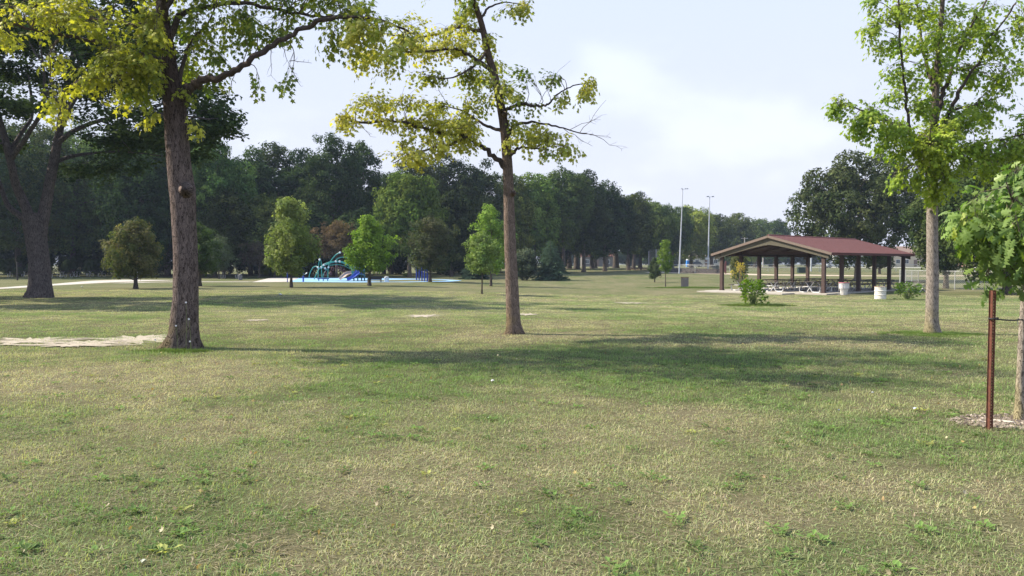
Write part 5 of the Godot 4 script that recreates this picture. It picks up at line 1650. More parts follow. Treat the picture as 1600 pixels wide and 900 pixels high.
func copy_table(proto: Node3D, label: String, p: Vector3, turn: float) -> Node3D:
	var c: Node3D = proto.duplicate()
	c.name = numbered("picnic_table")
	add_child(c, true)
	c.position = p
	c.rotation.y = turn
	c.set_meta("label", label)
	return c

# ------------------------------------------------------------------ bins
func bins() -> void:
	var b := at(1376, 467.5)
	var k := -b.z / F
	var h := 20.0 * k
	var r := 8.6 * k
	var root := thing("drum_barrel", "white ribbed steel drum standing alone on the grass before the pavilion", "barrel", b)
	var white := worn("chipped white paint", Color(0.66, 0.63, 0.59), 0.6, 0.0, 0.25, 1.5)
	var m := MB.new()
	var prof := [[0.0, 0.02], [r * 0.97, 0.0], [r, 0.02]]
	for rib in [0.33, 0.66]: prof.append_array([[r * 0.985, h * (rib - 0.05)], [r * 1.045, h * (rib - 0.012)], [r * 1.045, h * (rib + 0.012)], [r * 0.985, h * (rib + 0.05)]])
	prof.append_array([[r, h * 0.97], [r * 1.03, h], [r * 0.95, h], [r * 0.94, h * 0.25], [0.0, h * 0.2]])
	m.lathe(b, prof, 32)
	part(root, "drum", m, white)
	var rim := MB.new()
	rim.lathe(b, [[r * 1.035, h * 0.965], [r * 1.06, h * 0.985], [r * 1.035, h * 1.008], [r * 0.96, h * 1.005]], 32)
	part(root, "rim", rim, worn("rusty rim", Color(0.30, 0.19, 0.13), 0.8, 0.2, 0.4, 3.0))
	b = at(1319, 462)
	k = -b.z / F
	h = 20.5 * k
	root = thing("litter_bin", "tapered white bin with pink rim in a wire stand by the pavilion", "bin", b)
	m = MB.new()
	var r0 := 4.8 * k
	var r1 := 7.6 * k
	m.lathe(b, [[0.0, 0.06], [r0, 0.05], [lerpf(r0, r1, 0.55), h * 0.52], [r1 * 0.98, h * 0.55], [r1, h], [r1 * 0.94, h], [r1 * 0.8, h * 0.4], [0.0, h * 0.3]], 28)
	part(root, "can", m, worn("scuffed pale plastic", Color(0.60, 0.58, 0.60), 0.55, 0.0, 0.2, 1.5))
	rim = MB.new()
	rim.lathe(b, [[r1 * 1.0, h * 0.965], [r1 * 1.07, h * 0.98], [r1 * 1.05, h * 1.015], [r1 * 0.93, h * 1.012]], 28)
	part(root, "rim", rim, mat("pink rim", Color(0.48, 0.14, 0.19), 0.6))
	var wire := mat("grey wire", Color(0.35, 0.35, 0.37), 0.5, 0.6)
	for i in 4:
		var g := PI / 4 + PI / 2 * i
		var leg := MB.new()
		var out := Vector3(cos(g), 0, sin(g)) * r1 * 1.12
		leg.tube([b + out - Vector3(0, 0.05, 0), b + out + Vector3(0, h * 0.98, 0)], [0.012, 0.012], 6)
		part(root, "leg", leg, wire)
	for hh in [0.12, 0.55, 0.95]:
		var ring := MB.new()
		var pts := []
		var rad := []
		for i in 25:
			var g := TAU * i / 24.0
			pts.append(b + Vector3(cos(g) * r1 * 1.12, h * hh, sin(g) * r1 * 1.12))
			rad.append(0.009)
		ring.tube(pts, rad, 5)
		part(root, "hoop", ring, wire)
	# a slatted cage for litter on the far lawn
	b = at(1070, 448)
	k = -b.z / F
	h = 15.0 * k
	root = thing("litter_cage", "slatted grey litter cage with a rusty rim on the far lawn", "bin", b)
	var r2 := 5.6 * k
	for i in 20:
		var g := TAU * i / 20.0
		var s := MB.new()
		var out := Vector3(cos(g), 0, sin(g))
		var side := Vector3(-sin(g), 0, cos(g))
		s.obox(b + out * r2 + Vector3(0, h * 0.48, 0), side * r2 * 0.125, Vector3(0, h * 0.47, 0), out * 0.012)
		part(root, "slat", s, worn("grey slat", Color(0.27, 0.235, 0.22), 0.85, 0.0, 0.3, 2.0))
	rim = MB.new()
	rim.lathe(b, [[r2 * 1.04, h * 0.93], [r2 * 1.12, h * 0.95], [r2 * 1.12, h], [r2 * 0.95, h]], 24)
	part(root, "rim", rim, worn("rusty rim", Color(0.30, 0.19, 0.13), 0.8, 0.2, 0.4, 3.0))
	var liner := MB.new()
	liner.lathe(b, [[0.0, 0.05], [r2 * 0.85, 0.05], [r2 * 0.9, h * 0.9], [r2 * 0.85, h * 0.9], [0.0, h * 0.5]], 18)
	part(root, "liner", liner, mat("grey liner", Color(0.22, 0.21, 0.21), 0.7))
	for q in [[604, 440.3, 8.5, 3.4, Color(0.56, 0.57, 0.58), "pale concrete bin on the blue playground surface"], [375.5, 437.5, 9.0, 2.6, Color(0.16, 0.16, 0.17), "grey bin beside the lone table under the woods"]]:
		b = at(q[0], q[1])
		k = -b.z / F
		root = thing("litter_bin", q[5], "bin", b)
		m = MB.new()
		m.chamfer_box(b + Vector3(0, q[2] * k * 0.4, 0), Vector3(q[3] * 2 * k, q[2] * k * 0.82, q[3] * 2 * k), 0.04)
		var mm := worn("bin body " + str(q[0]), q[4], 0.8, 0.0, 0.2, 1.0)
		part(root, "body", m, mm)
		var lid := MB.new()
		lid.lathe(b + Vector3(0, q[2] * k * 0.81, 0), [[q[3] * k * 0.98, 0.0], [q[3] * k * 0.98, 0.06], [q[3] * k * 0.6, q[2] * k * 0.2], [0.0, q[2] * k * 0.22]], 16)
		part(root, "lid", lid, mat("bin lid " + str(q[0]), (q[4] as Color) * 0.7, 0.6))

# ------------------------------------------------------------------ playground
func playground() -> void:
	var blue := worn("pale blue safety surface", Color(0.22, 0.40, 0.66), 0.85, 0.0, 0.12, 0.4)
	struct("playground_surface", sheet([at(452, 440.6), at(560, 441.3), at(640, 441), at(700, 440.2), at(722, 438.6), at(700, 437), at(640, 435.6), at(560, 434.4), at(470, 433.6)], 0.012, 0.0, 6), blue, "pale blue rubber surface under the playground")
	var conc := worn("bright concrete", Color(0.42, 0.385, 0.355), 0.9, 0.0, 0.15, 0.4)
	struct("concrete_apron", sheet([at(393, 441.2), at(452, 440.6), at(470, 433.6), at(424, 433.8)], 0.016, 0.0, 6), conc, "pale concrete apron beside the blue playground surface")
	# path along the woods
	struct("path", strip([at(-120, 457), at(0, 450.5), at(60, 446.5), at(110, 443.5), at(150, 441), at(200, 438.6), at(236, 437.4)], [1.7, 1.7, 1.8, 2.4, 4.0, 7.0, 7.0], 0.01), conc, "pale concrete path curving towards the woods")
	struct("path", strip([at(185, 442.6), at(240, 441), at(300, 440.4), at(393, 440.6)], [1.6, 1.6, 1.6, 1.6], 0.014), conc, "narrow pale path leading on to the playground")
	var green := mat("green climber tube", Color(0.02, 0.24, 0.215), 0.4)
	var pale := mat("grey clamp", Color(0.62, 0.66, 0.66), 0.4, 0.3)
	var navy := mat("blue plastic", Color(0.015, 0.055, 0.36), 0.45)
	var teal := mat("teal post", Color(0.02, 0.14, 0.19), 0.45)
	var d := 80.0
	var root := thing("climbing_frame", "green tube climbing frame with arches and two slides on blue ground", "climbing frame", foot(528, d))
	var k := d / F
	var arcs := [
		[[[501, 418, 0], [506, 413.5, 0], [512, 410.6, 0], [519, 408.8, 0], [527, 408.2, 0], [535, 409, 0], [543, 411.8, 0], [548.5, 415.8, 0], [550, 421, 0], [550, 436, 0]], 0.050],
		[[[498, 420.5, 1.6], [504, 416.5, 1.6], [512, 412.5, 1.6], [521, 409.6, 1.6], [530, 409.4, 1.6], [540, 412.4, 1.6], [547, 417, 1.6], [551, 424, 1.6], [551.5, 436, 1.6]], 0.050],
		[[[491, 436.5, -0.6], [494, 429, -0.6], [498, 421, -0.4], [502, 417.6, 0], [508, 419, 0.4], [511, 422, 0.6]], 0.044],
		[[[482.5, 434.5, 1.6], [485, 425, 1.5], [489, 418, 1.2], [494, 416, 0.9], [498, 418, 0.6]], 0.036],
		[[[512, 437.5, 0.2], [512.6, 424, 0.2], [513.4, 416, 0.2], [516, 409.5, 0.1], [520.5, 403, 0], [526, 397.5, -0.2], [531.5, 394.6, -0.3]], 0.050],
		[[[503, 434.5, 0.3], [502.4, 418, 0.3], [502, 410, 0.3], [500.6, 405.5, 0.3], [499.6, 406.5, 0.6], [498.2, 412, 0.9], [497.6, 420, 1.0], [497, 434.5, 1.0]], 0.044],
		[[[511, 420, 0.6], [508, 424, 1.0], [505, 430, 1.2], [504.5, 436, 1.3]], 0.036],
		[[[523, 408.6, 0], [530, 403, 1.0], [540, 402, 1.8], [549, 408, 2.0], [552, 418, 2.0], [552, 434, 2.0]], 0.040],
		[[[514, 415, 0.2], [526, 413.4, 0.5], [538, 415.4, 0.9], [547, 420, 1.2]], 0.032]]
	for a in arcs:
		var m := MB.new()
		var pts := []
		for q in a[0]: pts.append(pt(q[0], q[1], d + q[2]))
		pts = smooth_line(pts, 4)
		var rad := []
		for i in pts.size(): rad.append(a[1])
		m.tube(pts, rad, 10, Color.WHITE, 0.0, 1.0, null, true)
		part(root, "tube_arch", m, green)
	for q in [[502, 417.6, 0], [499.6, 405.6, 0.3], [513.4, 417.6, 0.2], [525, 408.3, 0], [531.5, 394.6, -0.3], [508, 419.2, 0.4], [496.8, 417.8, 0.6], [506, 414, 0], [531, 408.6, 0]]:
		var m := MB.new()
		var p := pt(q[0], q[1], d + q[2] - 0.02)
		m.lathe(p, [[0.0, -0.11], [0.09, -0.07], [0.11, 0.0], [0.09, 0.07], [0.0, 0.11]], 10)
		part(root, "clamp", m, pale)
	# hanging loops of the net
	for q in [[508.5, 425, 5], [520, 417.5, 5], [526.5, 414, 6], [532, 417.5, 5.5], [537.5, 421, 4.5], [517, 425, 4]]:
		var m := MB.new()
		var pts := []
		var rad := []
		for i in 17:
			var g := TAU * i / 16.0
			pts.append(pt(q[0] + 1.6 * cos(g), q[1] + q[2] * (1.0 - sin(g)) * 0.5, d + 0.8))
			rad.append(0.05)
		m.tube(pts, rad, 6)
		m.tube([pt(q[0], q[1], d + 0.8), pt(q[0], 412.0, d + 0.6)], [0.02, 0.02], 5)
		part(root, "hanging_loop", m, mat("maroon rubber", Color(0.13, 0.05, 0.06), 0.6))
	# slides: a beige one and a blue one, each a trough with raised lips
	for sl in [[[[548, 427.6, -0.8], [543, 428.6, -1.0], [539, 430.5, -1.2], [535.5, 433.6, -1.4], [531, 437.4, -1.5]], worn("beige slide", Color(0.48, 0.36, 0.29), 0.5, 0.0, 0.1, 1.0)], [[[563, 424.5, -1.2], [558, 428.5, -1.4], [552, 433.5, -1.6], [547, 436.6, -1.7], [543, 438, -1.8]], navy]]:
		var pts := []
		for q in sl[0]: pts.append(pt(q[0], q[1], d + q[2]))
		pts = smooth_line(pts, 4)
		var m := MB.new()
		for i in pts.size() - 1:
			var a: Vector3 = pts[i]
			var b: Vector3 = pts[i + 1]
			for off in [[-0.32, 0.16], [0.0, 0.0], [0.32, 0.16]]:
				var z := Vector3(0, off[1] * 0.5, off[0])
				if off[0] == 0.0: m.bar(a, b, 0.66, 0.05)
				else: m.bar(a + z + Vector3(0, 0.06, 0), b + z + Vector3(0, 0.06, 0), 0.06, 0.24)
		part(root, "slide", m, sl[1])
	# deck with blue panels and posts
	for q in [[553, 413, 0.2], [559, 416, -0.9], [565, 412, 0.4], [569.5, 414, -0.8]]:
		var m := MB.new()
		var a := foot(q[0], d + q[2] - 0.5)
		m.tube([a, Vector3(a.x, EYE + (HORIZON - q[1]) * k, a.z)], [0.065, 0.06], 10, Color.WHITE, 0.0, 1.0, null, true)
		part(root, "deck_post", m, teal)
	for q in [[560, 424.5, 15.0, 5.0, -0.75], [561, 425.2, 15.0, 6.0, 0.7], [566.5, 425, 6.0, 7.0, -1.2]]:
		var m := MB.new()
		m.chamfer_box(pt(q[0], q[1], d + q[4]), Vector3(q[2] * k, q[3] * k, 0.06), 0.015)
		part(root, "panel", m, navy)
	var deck := MB.new()
	deck.box(pt(560.5, 429.4, d), Vector3(16.5 * k, 0.08, 1.7))
	part(root, "deck", deck, teal)
	for q in [[[556, 424, -1.3], [554, 413, -1.3], [557.5, 409.5, -1.0], [562, 411.5, -0.6], [563, 424, -0.6]]]:
		var m := MB.new()
		var pts := []
		for e in q: pts.append(pt(e[0], e[1] + 4.0, d + e[2]))
		pts = smooth_line(pts, 4)
		var rad := []
		for i in pts.size(): rad.append(0.035)
		m.tube(pts, rad, 8)
		part(root, "handrail", m, navy)
	# low balance beams in front
	var beam := thing("balance_beam", "low blue balance beam on legs before the green climber", "balance beam", foot(505, 78.6))
	var bm := MB.new()
	bm.tube([pt(496, 435.4, 78.6), pt(502, 434.8, 78.5), pt(508, 435.2, 78.7), pt(514, 435, 78.6)], [0.07, 0.07, 0.07, 0.07], 8, Color.WHITE, 0.0, 1.0, null, true)
	part(beam, "beam", bm, mat("slate blue tube", Color(0.03, 0.08, 0.2), 0.5))
	for px in [498, 505, 512]:
		var leg := MB.new()
		leg.tube([foot(px, 78.6), pt(px, 435, 78.6)], [0.05, 0.05], 8)
		part(beam, "leg", leg, teal)
	# spray post, thin post, blue pillars
	var b := at(473.8, 440.4)
	root = thing("spray_post", "blue spray post with a white nozzle arm on the blue surface", "spray post", b)
	var kk := -b.z / F
	var m := MB.new()
	m.lathe(b, [[1.25 * kk, 0.0], [1.2 * kk, 13.2 * kk], [1.35 * kk, 13.4 * kk], [1.3 * kk, 15.2 * kk], [0.0, 15.6 * kk]], 16)
	part(root, "post", m, mat("royal blue paint", Color(0.015, 0.045, 0.32), 0.4))
	m = MB.new()
	m.tube([b + Vector3(1.0, 11.5, 0.5) * kk, b + Vector3(3.5, 12.2, 0.8) * kk, b + Vector3(6.5, 14.2, 1.0) * kk], [0.45 * kk, 0.5 * kk, 0.8 * kk], 10, Color.WHITE, 0.0, 1.0, null, true)
	part(root, "nozzle_arm", m, pale)
	for q in [[449, 441, 16.0, 0.7, "thin blue pole at the concrete apron edge", "blue_pole"], [650.8, 437.6, 21.0, 0.95, "blue pillar standing first and farthest back in the slanted row", "blue_pillar"], [655, 438.2, 22.0, 0.95, "blue pillar second in the slanted row", "blue_pillar"], [659.3, 438.9, 23.0, 1.0, "blue pillar third in the slanted row", "blue_pillar"], [663.4, 439.6, 24.0, 1.0, "blue pillar fourth in the slanted row", "blue_pillar"], [667.8, 440, 25.0, 1.25, "blue pillar touching the round dark tree stem", "blue_pillar"]]:
		b = at(q[0], q[1])
		kk = -b.z / F
		root = thing(q[5], q[4], "pillar" if q[5] == "blue_pillar" else "pole", b, 0.0, "blue pillars on the playground" if q[5] == "blue_pillar" else "")
		m = MB.new()
		m.lathe(b, [[q[3] * kk, 0.0], [q[3] * kk, q[2] * kk * 0.97], [q[3] * kk * 0.6, q[2] * kk], [0.0, q[2] * kk]], 14)
		part(root, "shaft", m, mat("royal blue paint", Color(0.015, 0.045, 0.32), 0.4))
		var base := MB.new()
		base.lathe(b, [[q[3] * kk * 1.5, 0.0], [q[3] * kk * 1.5, 0.05], [0.0, 0.06]], 14)
		part(root, "base_plate", base, navy)
	# dark bench
	b = at(585, 440.6)
	kk = -b.z / F
	root = thing("park_bench", "dark metal bench on the blue surface behind the bright pointed tree", "bench", b)
	var dark := mat("dark bench paint", Color(0.02, 0.02, 0.028), 0.5)
	for i in 3:
		m = MB.new()
		m.box(b + Vector3(0, 3.6 * kk, 0.12 - i * 0.13), Vector3(22 * kk, 0.03, 0.11))
		part(root, "seat_slat", m, dark)
	for i in 3:
		m = MB.new()
		m.box(b + Vector3(0, (4.6 + i * 1.5) * kk, -0.25 - i * 0.03), Vector3(22 * kk, 0.09, 0.03))
		part(root, "back_slat", m, dark)
	for s in [-10.0, 10.0]:
		m = MB.new()
		m.bar(b + Vector3(s * kk, 0, -0.3), b + Vector3(s * kk, 8.4 * kk, -0.36), 0.05, 0.05)
		m.bar(b + Vector3(s * kk, 0, 0.15), b + Vector3(s * kk, 5.2 * kk, 0.15), 0.05, 0.05)
		m.bar(b + Vector3(s * kk, 5.2 * kk, 0.19), b + Vector3(s * kk, 5.2 * kk, -0.33), 0.05, 0.04)
		part(root, "bench_end", m, dark)

# ------------------------------------------------------------------ the rusty post and its tie
func rusty_post() -> void:
	var b := at(1553, 674)
	var d := -b.z
	var k := d / F
	var h := 220.0 * k
	var root := thing("steel_post", "rusty perforated steel sign post leaning by the young oak", "post", b)
	root.rotation.z = -0.006
	var rust := worn("flaking rust", Color(0.125, 0.045, 0.03), 0.85, 0.25, 0.45, 6.0)
	var hw := 2.75 * k
	var m := MB.new()
	for s in [-1.0, 1.0]:
		m.box(Vector3(s * hw * 0.72, h / 2 - 0.1, 0), Vector3(hw * 0.5, h + 0.2, 0.005))
		m.obox(Vector3(s * hw * 0.98, h / 2 - 0.1, -0.014), Vector3(0.0025, 0, s * 0.002), Vector3(0, h / 2 + 0.1, 0), Vector3(s * 0.004, 0, -0.016))
		m.box(Vector3(s * (hw * 0.98 + 0.008), h / 2 - 0.1, -0.031), Vector3(0.02, h + 0.2, 0.004))
	var n := 46
	for i in n + 1:
		m.box(Vector3(0, h * i / n - 0.004, 0.0), Vector3(hw * 0.96, h / n * 0.56, 0.0048))
	part(root, "channel", m, rust, true)
	var pale := MB.new()
	for q in [[0.955, 0.02], [0.93, 0.012], [0.895, 0.015]]: pale.box(Vector3(rr(-0.004, 0.006), h * q[0], 0.0035), Vector3(0.016, q[1], 0.0012))
	part(root, "paint_remnant", pale, mat("pinkish paint", Color(0.52, 0.24, 0.18), 0.8))
	# the strap that ties the young oak to the post
	var a := pt(1553, 498, d - 0.012)
	var e := pt(1601, 499, -at(1597, 658).z + 0.02)
	var strap := thing("tree_strap", "black strap tying the young oak trunk to the rusty post", "strap", a)
	var line := []
	var rad := []
	for i in 12:
		var t := i / 11.0
		line.append(a.lerp(e, t) + Vector3(0, -0.012 * sin(PI * t), 0.03 * sin(PI * t)))
		rad.append(0.0075)
	m = MB.new()
	m.tube(line, rad, 8, Color.WHITE, 0.0, 1.0, null, true)
	part(strap, "band", m, mat("black webbing", Color(0.02, 0.02, 0.024), 0.7))
	m = MB.new()
	var pr := []
	var prr := []
	for i in 17:
		var g := TAU * i / 16.0
		pr.append(a + Vector3(cos(g) * 0.032, 0.0, sin(g) * 0.03 - 0.012))
		prr.append(0.008)
	m.tube(pr, prr, 6)
	m.box(a + Vector3(0.03, 0.0, 0.022), Vector3(0.02, 0.03, 0.012))
	part(strap, "post_loop", m, mats["black webbing"])
	m = MB.new()
	pr = []
	prr = []
	for i in 17:
		var g := TAU * i / 16.0
		pr.append(e + Vector3(cos(g) * 0.052, 0.0, sin(g) * 0.052 - 0.0))
		prr.append(0.008)
	m.tube(pr, prr, 6)
	part(strap, "trunk_loop", m, mats["black webbing"])
	m = MB.new()
	m.bar(line[8] + Vector3(0, -0.004, 0.004), line[8] + Vector3(0.004, -0.055, 0.006), 0.018, 0.004)
	part(strap, "loose_end", m, mat("grey webbing", Color(0.2, 0.2, 0.21), 0.7))
	# wood chips round the young oak
	rng.seed = 321
	var c := at(1590, 662)
	struct("mulch_bed", blot(c, 0.62, 0.34, 0.25, 0.006), worn("grey mulch", Color(0.30, 0.25, 0.21), 0.95, 0.0, 0.5, 8.0), "pale bed of wood chips at the foot of the young oak")
	bare.append([c, 0.62, 0.34])
	var xf := []
	var cols := []
	var chip := MB.new()
	chip.box(Vector3.ZERO, Vector3(0.034, 0.006, 0.013))
	for i in 900:
		var g := rr(0, TAU)
		var r := sqrt(rng.randf())
		var p := on(c.x + cos(g) * r * 0.66, c.z + sin(g) * r * 0.38) + Vector3(0, rr(0.008, 0.03), 0)
		xf.append(Transform3D(Basis.from_euler(Vector3(rr(-0.4, 0.4), rr(0, TAU), rr(-0.4, 0.4))) * rr(0.4, 1.3), p))
		var t := rng.randf()
		cols.append(Color(0.16, 0.125, 0.105).lerp(Color(0.50, 0.43, 0.37), t * t))
	var chips := scatter(self, "wood_chips", chip.build(), leaf_mat("wood chip", Color.BLACK, 0.9), xf, cols)
	tag(chips, "loose pale wood chips strewn at the foot of the young oak")
	var slat := MB.new()
	var s0 := at(1571, 662)
	slat.bar(s0 + Vector3(-0.06, 0.02, -0.06), s0 + Vector3(0.05, 0.03, 0.1), 0.03, 0.012)
	solo("wood_splinter", slat, mat("pale wood", Color(0.62, 0.57, 0.5), 0.85), "pale split piece of wood lying in the chips by the post", "wood", "", s0)

# ------------------------------------------------------------------ far things
func field() -> void:
	var sand := worn("infield sand", Color(0.46, 0.37, 0.29), 0.95, 0.0, 0.12, 0.3)
	struct("sand_path", strip([at(1010, 425.8), at(1075, 426.6), at(1150, 428.2), at(1200, 429.6), at(1260, 430), at(1340, 431), at(1450, 431.4), at(1620, 430)], [3, 4, 5, 6, 6, 5, 4, 3], 0.012), sand, "strip of pale sand along the ball field past the pavilion")
	struct("road", strip([at(1120, 417.4), at(1160, 417.4), at(1300, 417.8), at(1450, 418.0), at(1680, 418.0)], [12, 22, 22, 22, 22], 0.012), worn("pale gravel", Color(0.48, 0.46, 0.43), 0.95, 0.0, 0.1, 0.2), "pale gravel parking road far beyond the ball field")
	var pole := mat("galvanised pole", Color(0.50, 0.53, 0.60), 0.5, 0.3)
	var head := mat("floodlight housing", Color(0.42, 0.44, 0.47), 0.5, 0.4)
	for q in [[1061, 427.6, 1066, 296, 1, "tall floodlight pole bending slightly, closest to the grove"], [1106, 421.0, 1108, 308, 2, "floodlight pole with a lamp on each side and white boxes low down"], [1267, 424, 1268, 277, 2, "floodlight pole rising behind the broad dark oak"]]:
		var b := at(q[0], q[1])
		var d := -b.z
		var k := d / F
		var top := pt(q[2], q[3], d)
		var root := thing("floodlight_pole", q[5], "floodlight pole", b, 0.0, "ball field floodlights")
		var m := MB.new()
		m.tube([b, b.lerp(top, 0.25), b.lerp(top, 0.5), b.lerp(top, 0.75), top], [1.25 * k, 1.1 * k, 0.95 * k, 0.75 * k, 0.55 * k], 12)
		part(root, "pole", m, pole)
		m = MB.new()
		m.bar(top + Vector3(-2.0 * k, -0.3 * k, 0), top + Vector3(7.5 * k, 0.4 * k, 0), 0.5 * k, 0.5 * k) if q[4] == 1 else m.bar(top + Vector3(-4 * k, 0, 0), top + Vector3(5.5 * k, 0, 0), 0.5 * k, 0.5 * k)
		part(root, "arm", m, pole)
		for x in ([-1.5, 4.2, 7.4] if q[4] == 1 else [-4.0, -2.2, 4.0, 5.8]):
			m = MB.new()
			var c: Vector3 = top + Vector3(x * k, 0.9 * k, 0)
			m.tube([c + Vector3(-0.9 * k, 0.25 * k, 0), c, c + Vector3(0.9 * k, -0.35 * k, 0)], [0.35 * k, 0.75 * k, 1.0 * k], 10, Color.WHITE, 0.0, 1.0, null, true)
			part(root, "floodlight", m, head)
		if q[0] == 1106:
			for y in [404.0, 410.0]:
				m = MB.new()
				m.box(pt(1105.0, y, d - 0.25), Vector3(6.0 * k, (2.6 if y < 405 else 1.0) * k, 0.2))
				part(root, "switch_box", m, mat("white box", Color(0.62, 0.64, 0.66), 0.6))
	# wooden utility poles seen under the roof line
	for q in [[1163, 419, 371, true, "utility pole with a cross arm above the pavilion eave"], [1192, 417.4, 372, false, "plain pale pole behind the pavilion gable"], [1262, 441, 396, false, "pale slim pole seen through the pavilion by the green box"]]:
		var b := at(q[0], q[1])
		var d := -b.z
		var k := d / F
		var root := thing("utility_pole", q[4], "pole", b)
		var m := MB.new()
		m.tube([b, pt(q[0], q[2], d)], [0.8 * k, 0.6 * k], 10, Color.WHITE, 0.0, 1.0, null, true)
		part(root, "pole", m, mat("weathered pole", Color(0.40, 0.38, 0.37), 0.8))
		if q[3]:
			m = MB.new()
			m.bar(pt(q[0] - 5.5, q[2] + 1.5, d - 0.12), pt(q[0] + 5.5, q[2] + 1.5, d - 0.12), 0.6 * k, 0.8 * k)
			part(root, "cross_arm", m, mats["weathered pole"])
	# portable toilet
	var b := at(1075.5, 417.0)
	var d := -b.z
	var k := d / F
	var o := b
	var root := thing("portable_toilet", "bright blue portable toilet with a white roof by the ball field", "portable toilet", b)
	var m := MB.new()
	m.chamfer_box(o + Vector3(0, 5.4 * k, 0), Vector3(6.6 * k, 9.8 * k, 6.6 * k), 0.08)
	part(root, "cabin", m, mat("bright blue plastic", Color(0.03, 0.21, 0.62), 0.5))
	m = MB.new()
	m.chamfer_box(o + Vector3(0, 11.3 * k, 0), Vector3(6.9 * k, 1.9 * k, 6.9 * k), 0.22)
	part(root, "roof", m, mat("white plastic", Color(0.7, 0.72, 0.75), 0.5))
	m = MB.new()
	m.chamfer_box(o + Vector3(0.2 * k, 5.0 * k, 3.35 * k), Vector3(4.4 * k, 8.0 * k, 0.3 * k), 0.03)
	var door := part(root, "door", m, mat("mid blue plastic", Color(0.025, 0.16, 0.5), 0.5))
	var hd := MB.new()
	hd.box(o + Vector3(1.7 * k, 5.4 * k, 3.6 * k), Vector3(0.3 * k, 0.7 * k, 0.2 * k))
	part(door, "handle", hd, mats["white plastic"])
	m = MB.new()
	m.box(o + Vector3(0, 0.2 * k, 0), Vector3(7.4 * k, 0.5 * k, 7.0 * k))
	part(root, "skid", m, mat("grey skid", Color(0.3, 0.3, 0.31), 0.7))
	# dark green boxes and the red-brown shed
	for q in [[1118.5, 421.0, 9.5, 6.8, "dark green storage box by the ball field fence"], [1252, 426.4, 11.5, 9.0, "dark green storage box seen through the pavilion posts"]]:
		b = at(q[0], q[1])
		k = -b.z / F
		root = thing("storage_box", q[4], "storage box", b)
		m = MB.new()
		m.chamfer_box(b + Vector3(0, q[3] * k * 0.45, 0), Vector3(q[2] * k, q[3] * k * 0.88, q[2] * k * 0.6), 0.04)
		part(root, "box", m, worn("dark green paint", Color(0.018, 0.04, 0.032), 0.6, 0.0, 0.2, 1.0))
		m = MB.new()
		m.chamfer_box(b + Vector3(0, q[3] * k * 0.94, 0), Vector3(q[2] * k * 1.04, q[3] * k * 0.12, q[2] * k * 0.64), 0.03)
		part(root, "lid", m, mat("green lid", Color(0.03, 0.055, 0.045), 0.6))
	b = at(1131, 427.6)
	d = -b.z
	k = d / F
	root = thing("notice_board", "tall red brown shelter board behind the corner post of the pavilion", "notice board", b)
	for q in [[-5.6, 17.0, Color(0.20, 0.085, 0.075)], [2.9, 19.5, Color(0.16, 0.06, 0.055)]]:
		m = MB.new()
		m.box(b + Vector3(q[0] * k, q[1] * k / 2, 0), Vector3(1.6 * k, q[1] * k, 1.6 * k))
		part(root, "post", m, mat("red brown post %d" % int(q[1]), q[2], 0.8))
	m = MB.new()
	m.box(b + Vector3(-1.4 * k, 9.5 * k, 0.1 * k), Vector3(6.8 * k, 14.0 * k, 0.8 * k))
	part(root, "board", m, worn("red brown board", Color(0.20, 0.085, 0.075), 0.8, 0.0, 0.2, 1.0))
	# ball field fence: posts, rails, kick board
	fence("ball_field_fence", "low grey ball field fence with a dark kick board beyond the litter cage", [at(1040, 425.6), at(1086, 427.2), at(1128, 428.0)], 8.0, 1.3, true)
	fence("ball_field_fence", "long wire fence along the far sand behind the pavilion", [at(1140, 425.0), at(1200, 424.6), at(1280, 424.8), at(1400, 424.8), at(1520, 424.4), at(1660, 424)], 9.0, 1.2, false)
	fence("chain_link_fence", "chain link fence crossing behind the dark leafy tree", [at(1406, 446), at(1435, 450.2), at(1492, 452.4), at(1521, 453.2), at(1580, 454.4), at(1680, 456)], 2.9, 1.45, false)
	# backstop
	b = at(1030, 424.5)
	d = -b.z
	k = d / F
	root = thing("backstop", "grey wire backstop frame behind the thin bright sapling", "backstop", b)
	var wire := mat("grey wire", Color(0.35, 0.35, 0.37), 0.5, 0.6)
	var legs := [[1013.5, 392.0, 3.0], [1025, 389.5, 0.0], [1034, 390.0, -1.5], [1046, 392.0, 2.0]]
	for q in legs:
		m = MB.new()
		var f := foot(q[0], d + q[2])
		m.tube([f, Vector3(f.x, EYE + (HORIZON - q[1]) * k, f.z)], [0.09, 0.08], 8)
		part(root, "frame_post", m, wire)
	for i in 3:
		var net := MB.new()
		var f0 := foot(legs[i][0], d + legs[i][2])
		var f1 := foot(legs[i + 1][0], d + legs[i + 1][2])
		var hh: float = EYE + (HORIZON - 390.0) * k
		for j in 13:
			var p := f0.lerp(f1, j / 12.0)
			net.bar(p, Vector3(p.x, hh, p.z), 0.014, 0.014)
		for j in 14:
			var y := lerpf(f0.y + 0.1, hh, j / 13.0)
			net.bar(Vector3(f0.x, y, f0.z), Vector3(f1.x, y, f1.z), 0.014, 0.014)
		part(root, "wire_mesh", net, wire)
	# brush pile and small posts
	rng.seed = 42
	b = at(997, 422.4)
	root = thing("brush_pile", "heap of reddish brown dead branches under the grove", "brush pile", b)
	for i in 40:
		m = MB.new()
		var p := b + Vector3(rr(-1.8, 2.2), rr(0.05, 0.5), rr(-0.8, 0.8))
		var dv := Vector3(rr(-1, 1), rr(-0.2, 0.45), rr(-0.6, 0.6))
		m.tube([p, p + dv * 0.5 + ball() * 0.1, p + dv], [0.06, 0.045, 0.02], 5)
		part(root, "dead_branch", m, worn("dead wood", Color(0.14, 0.085, 0.065), 0.9, 0.0, 0.3, 2.0))
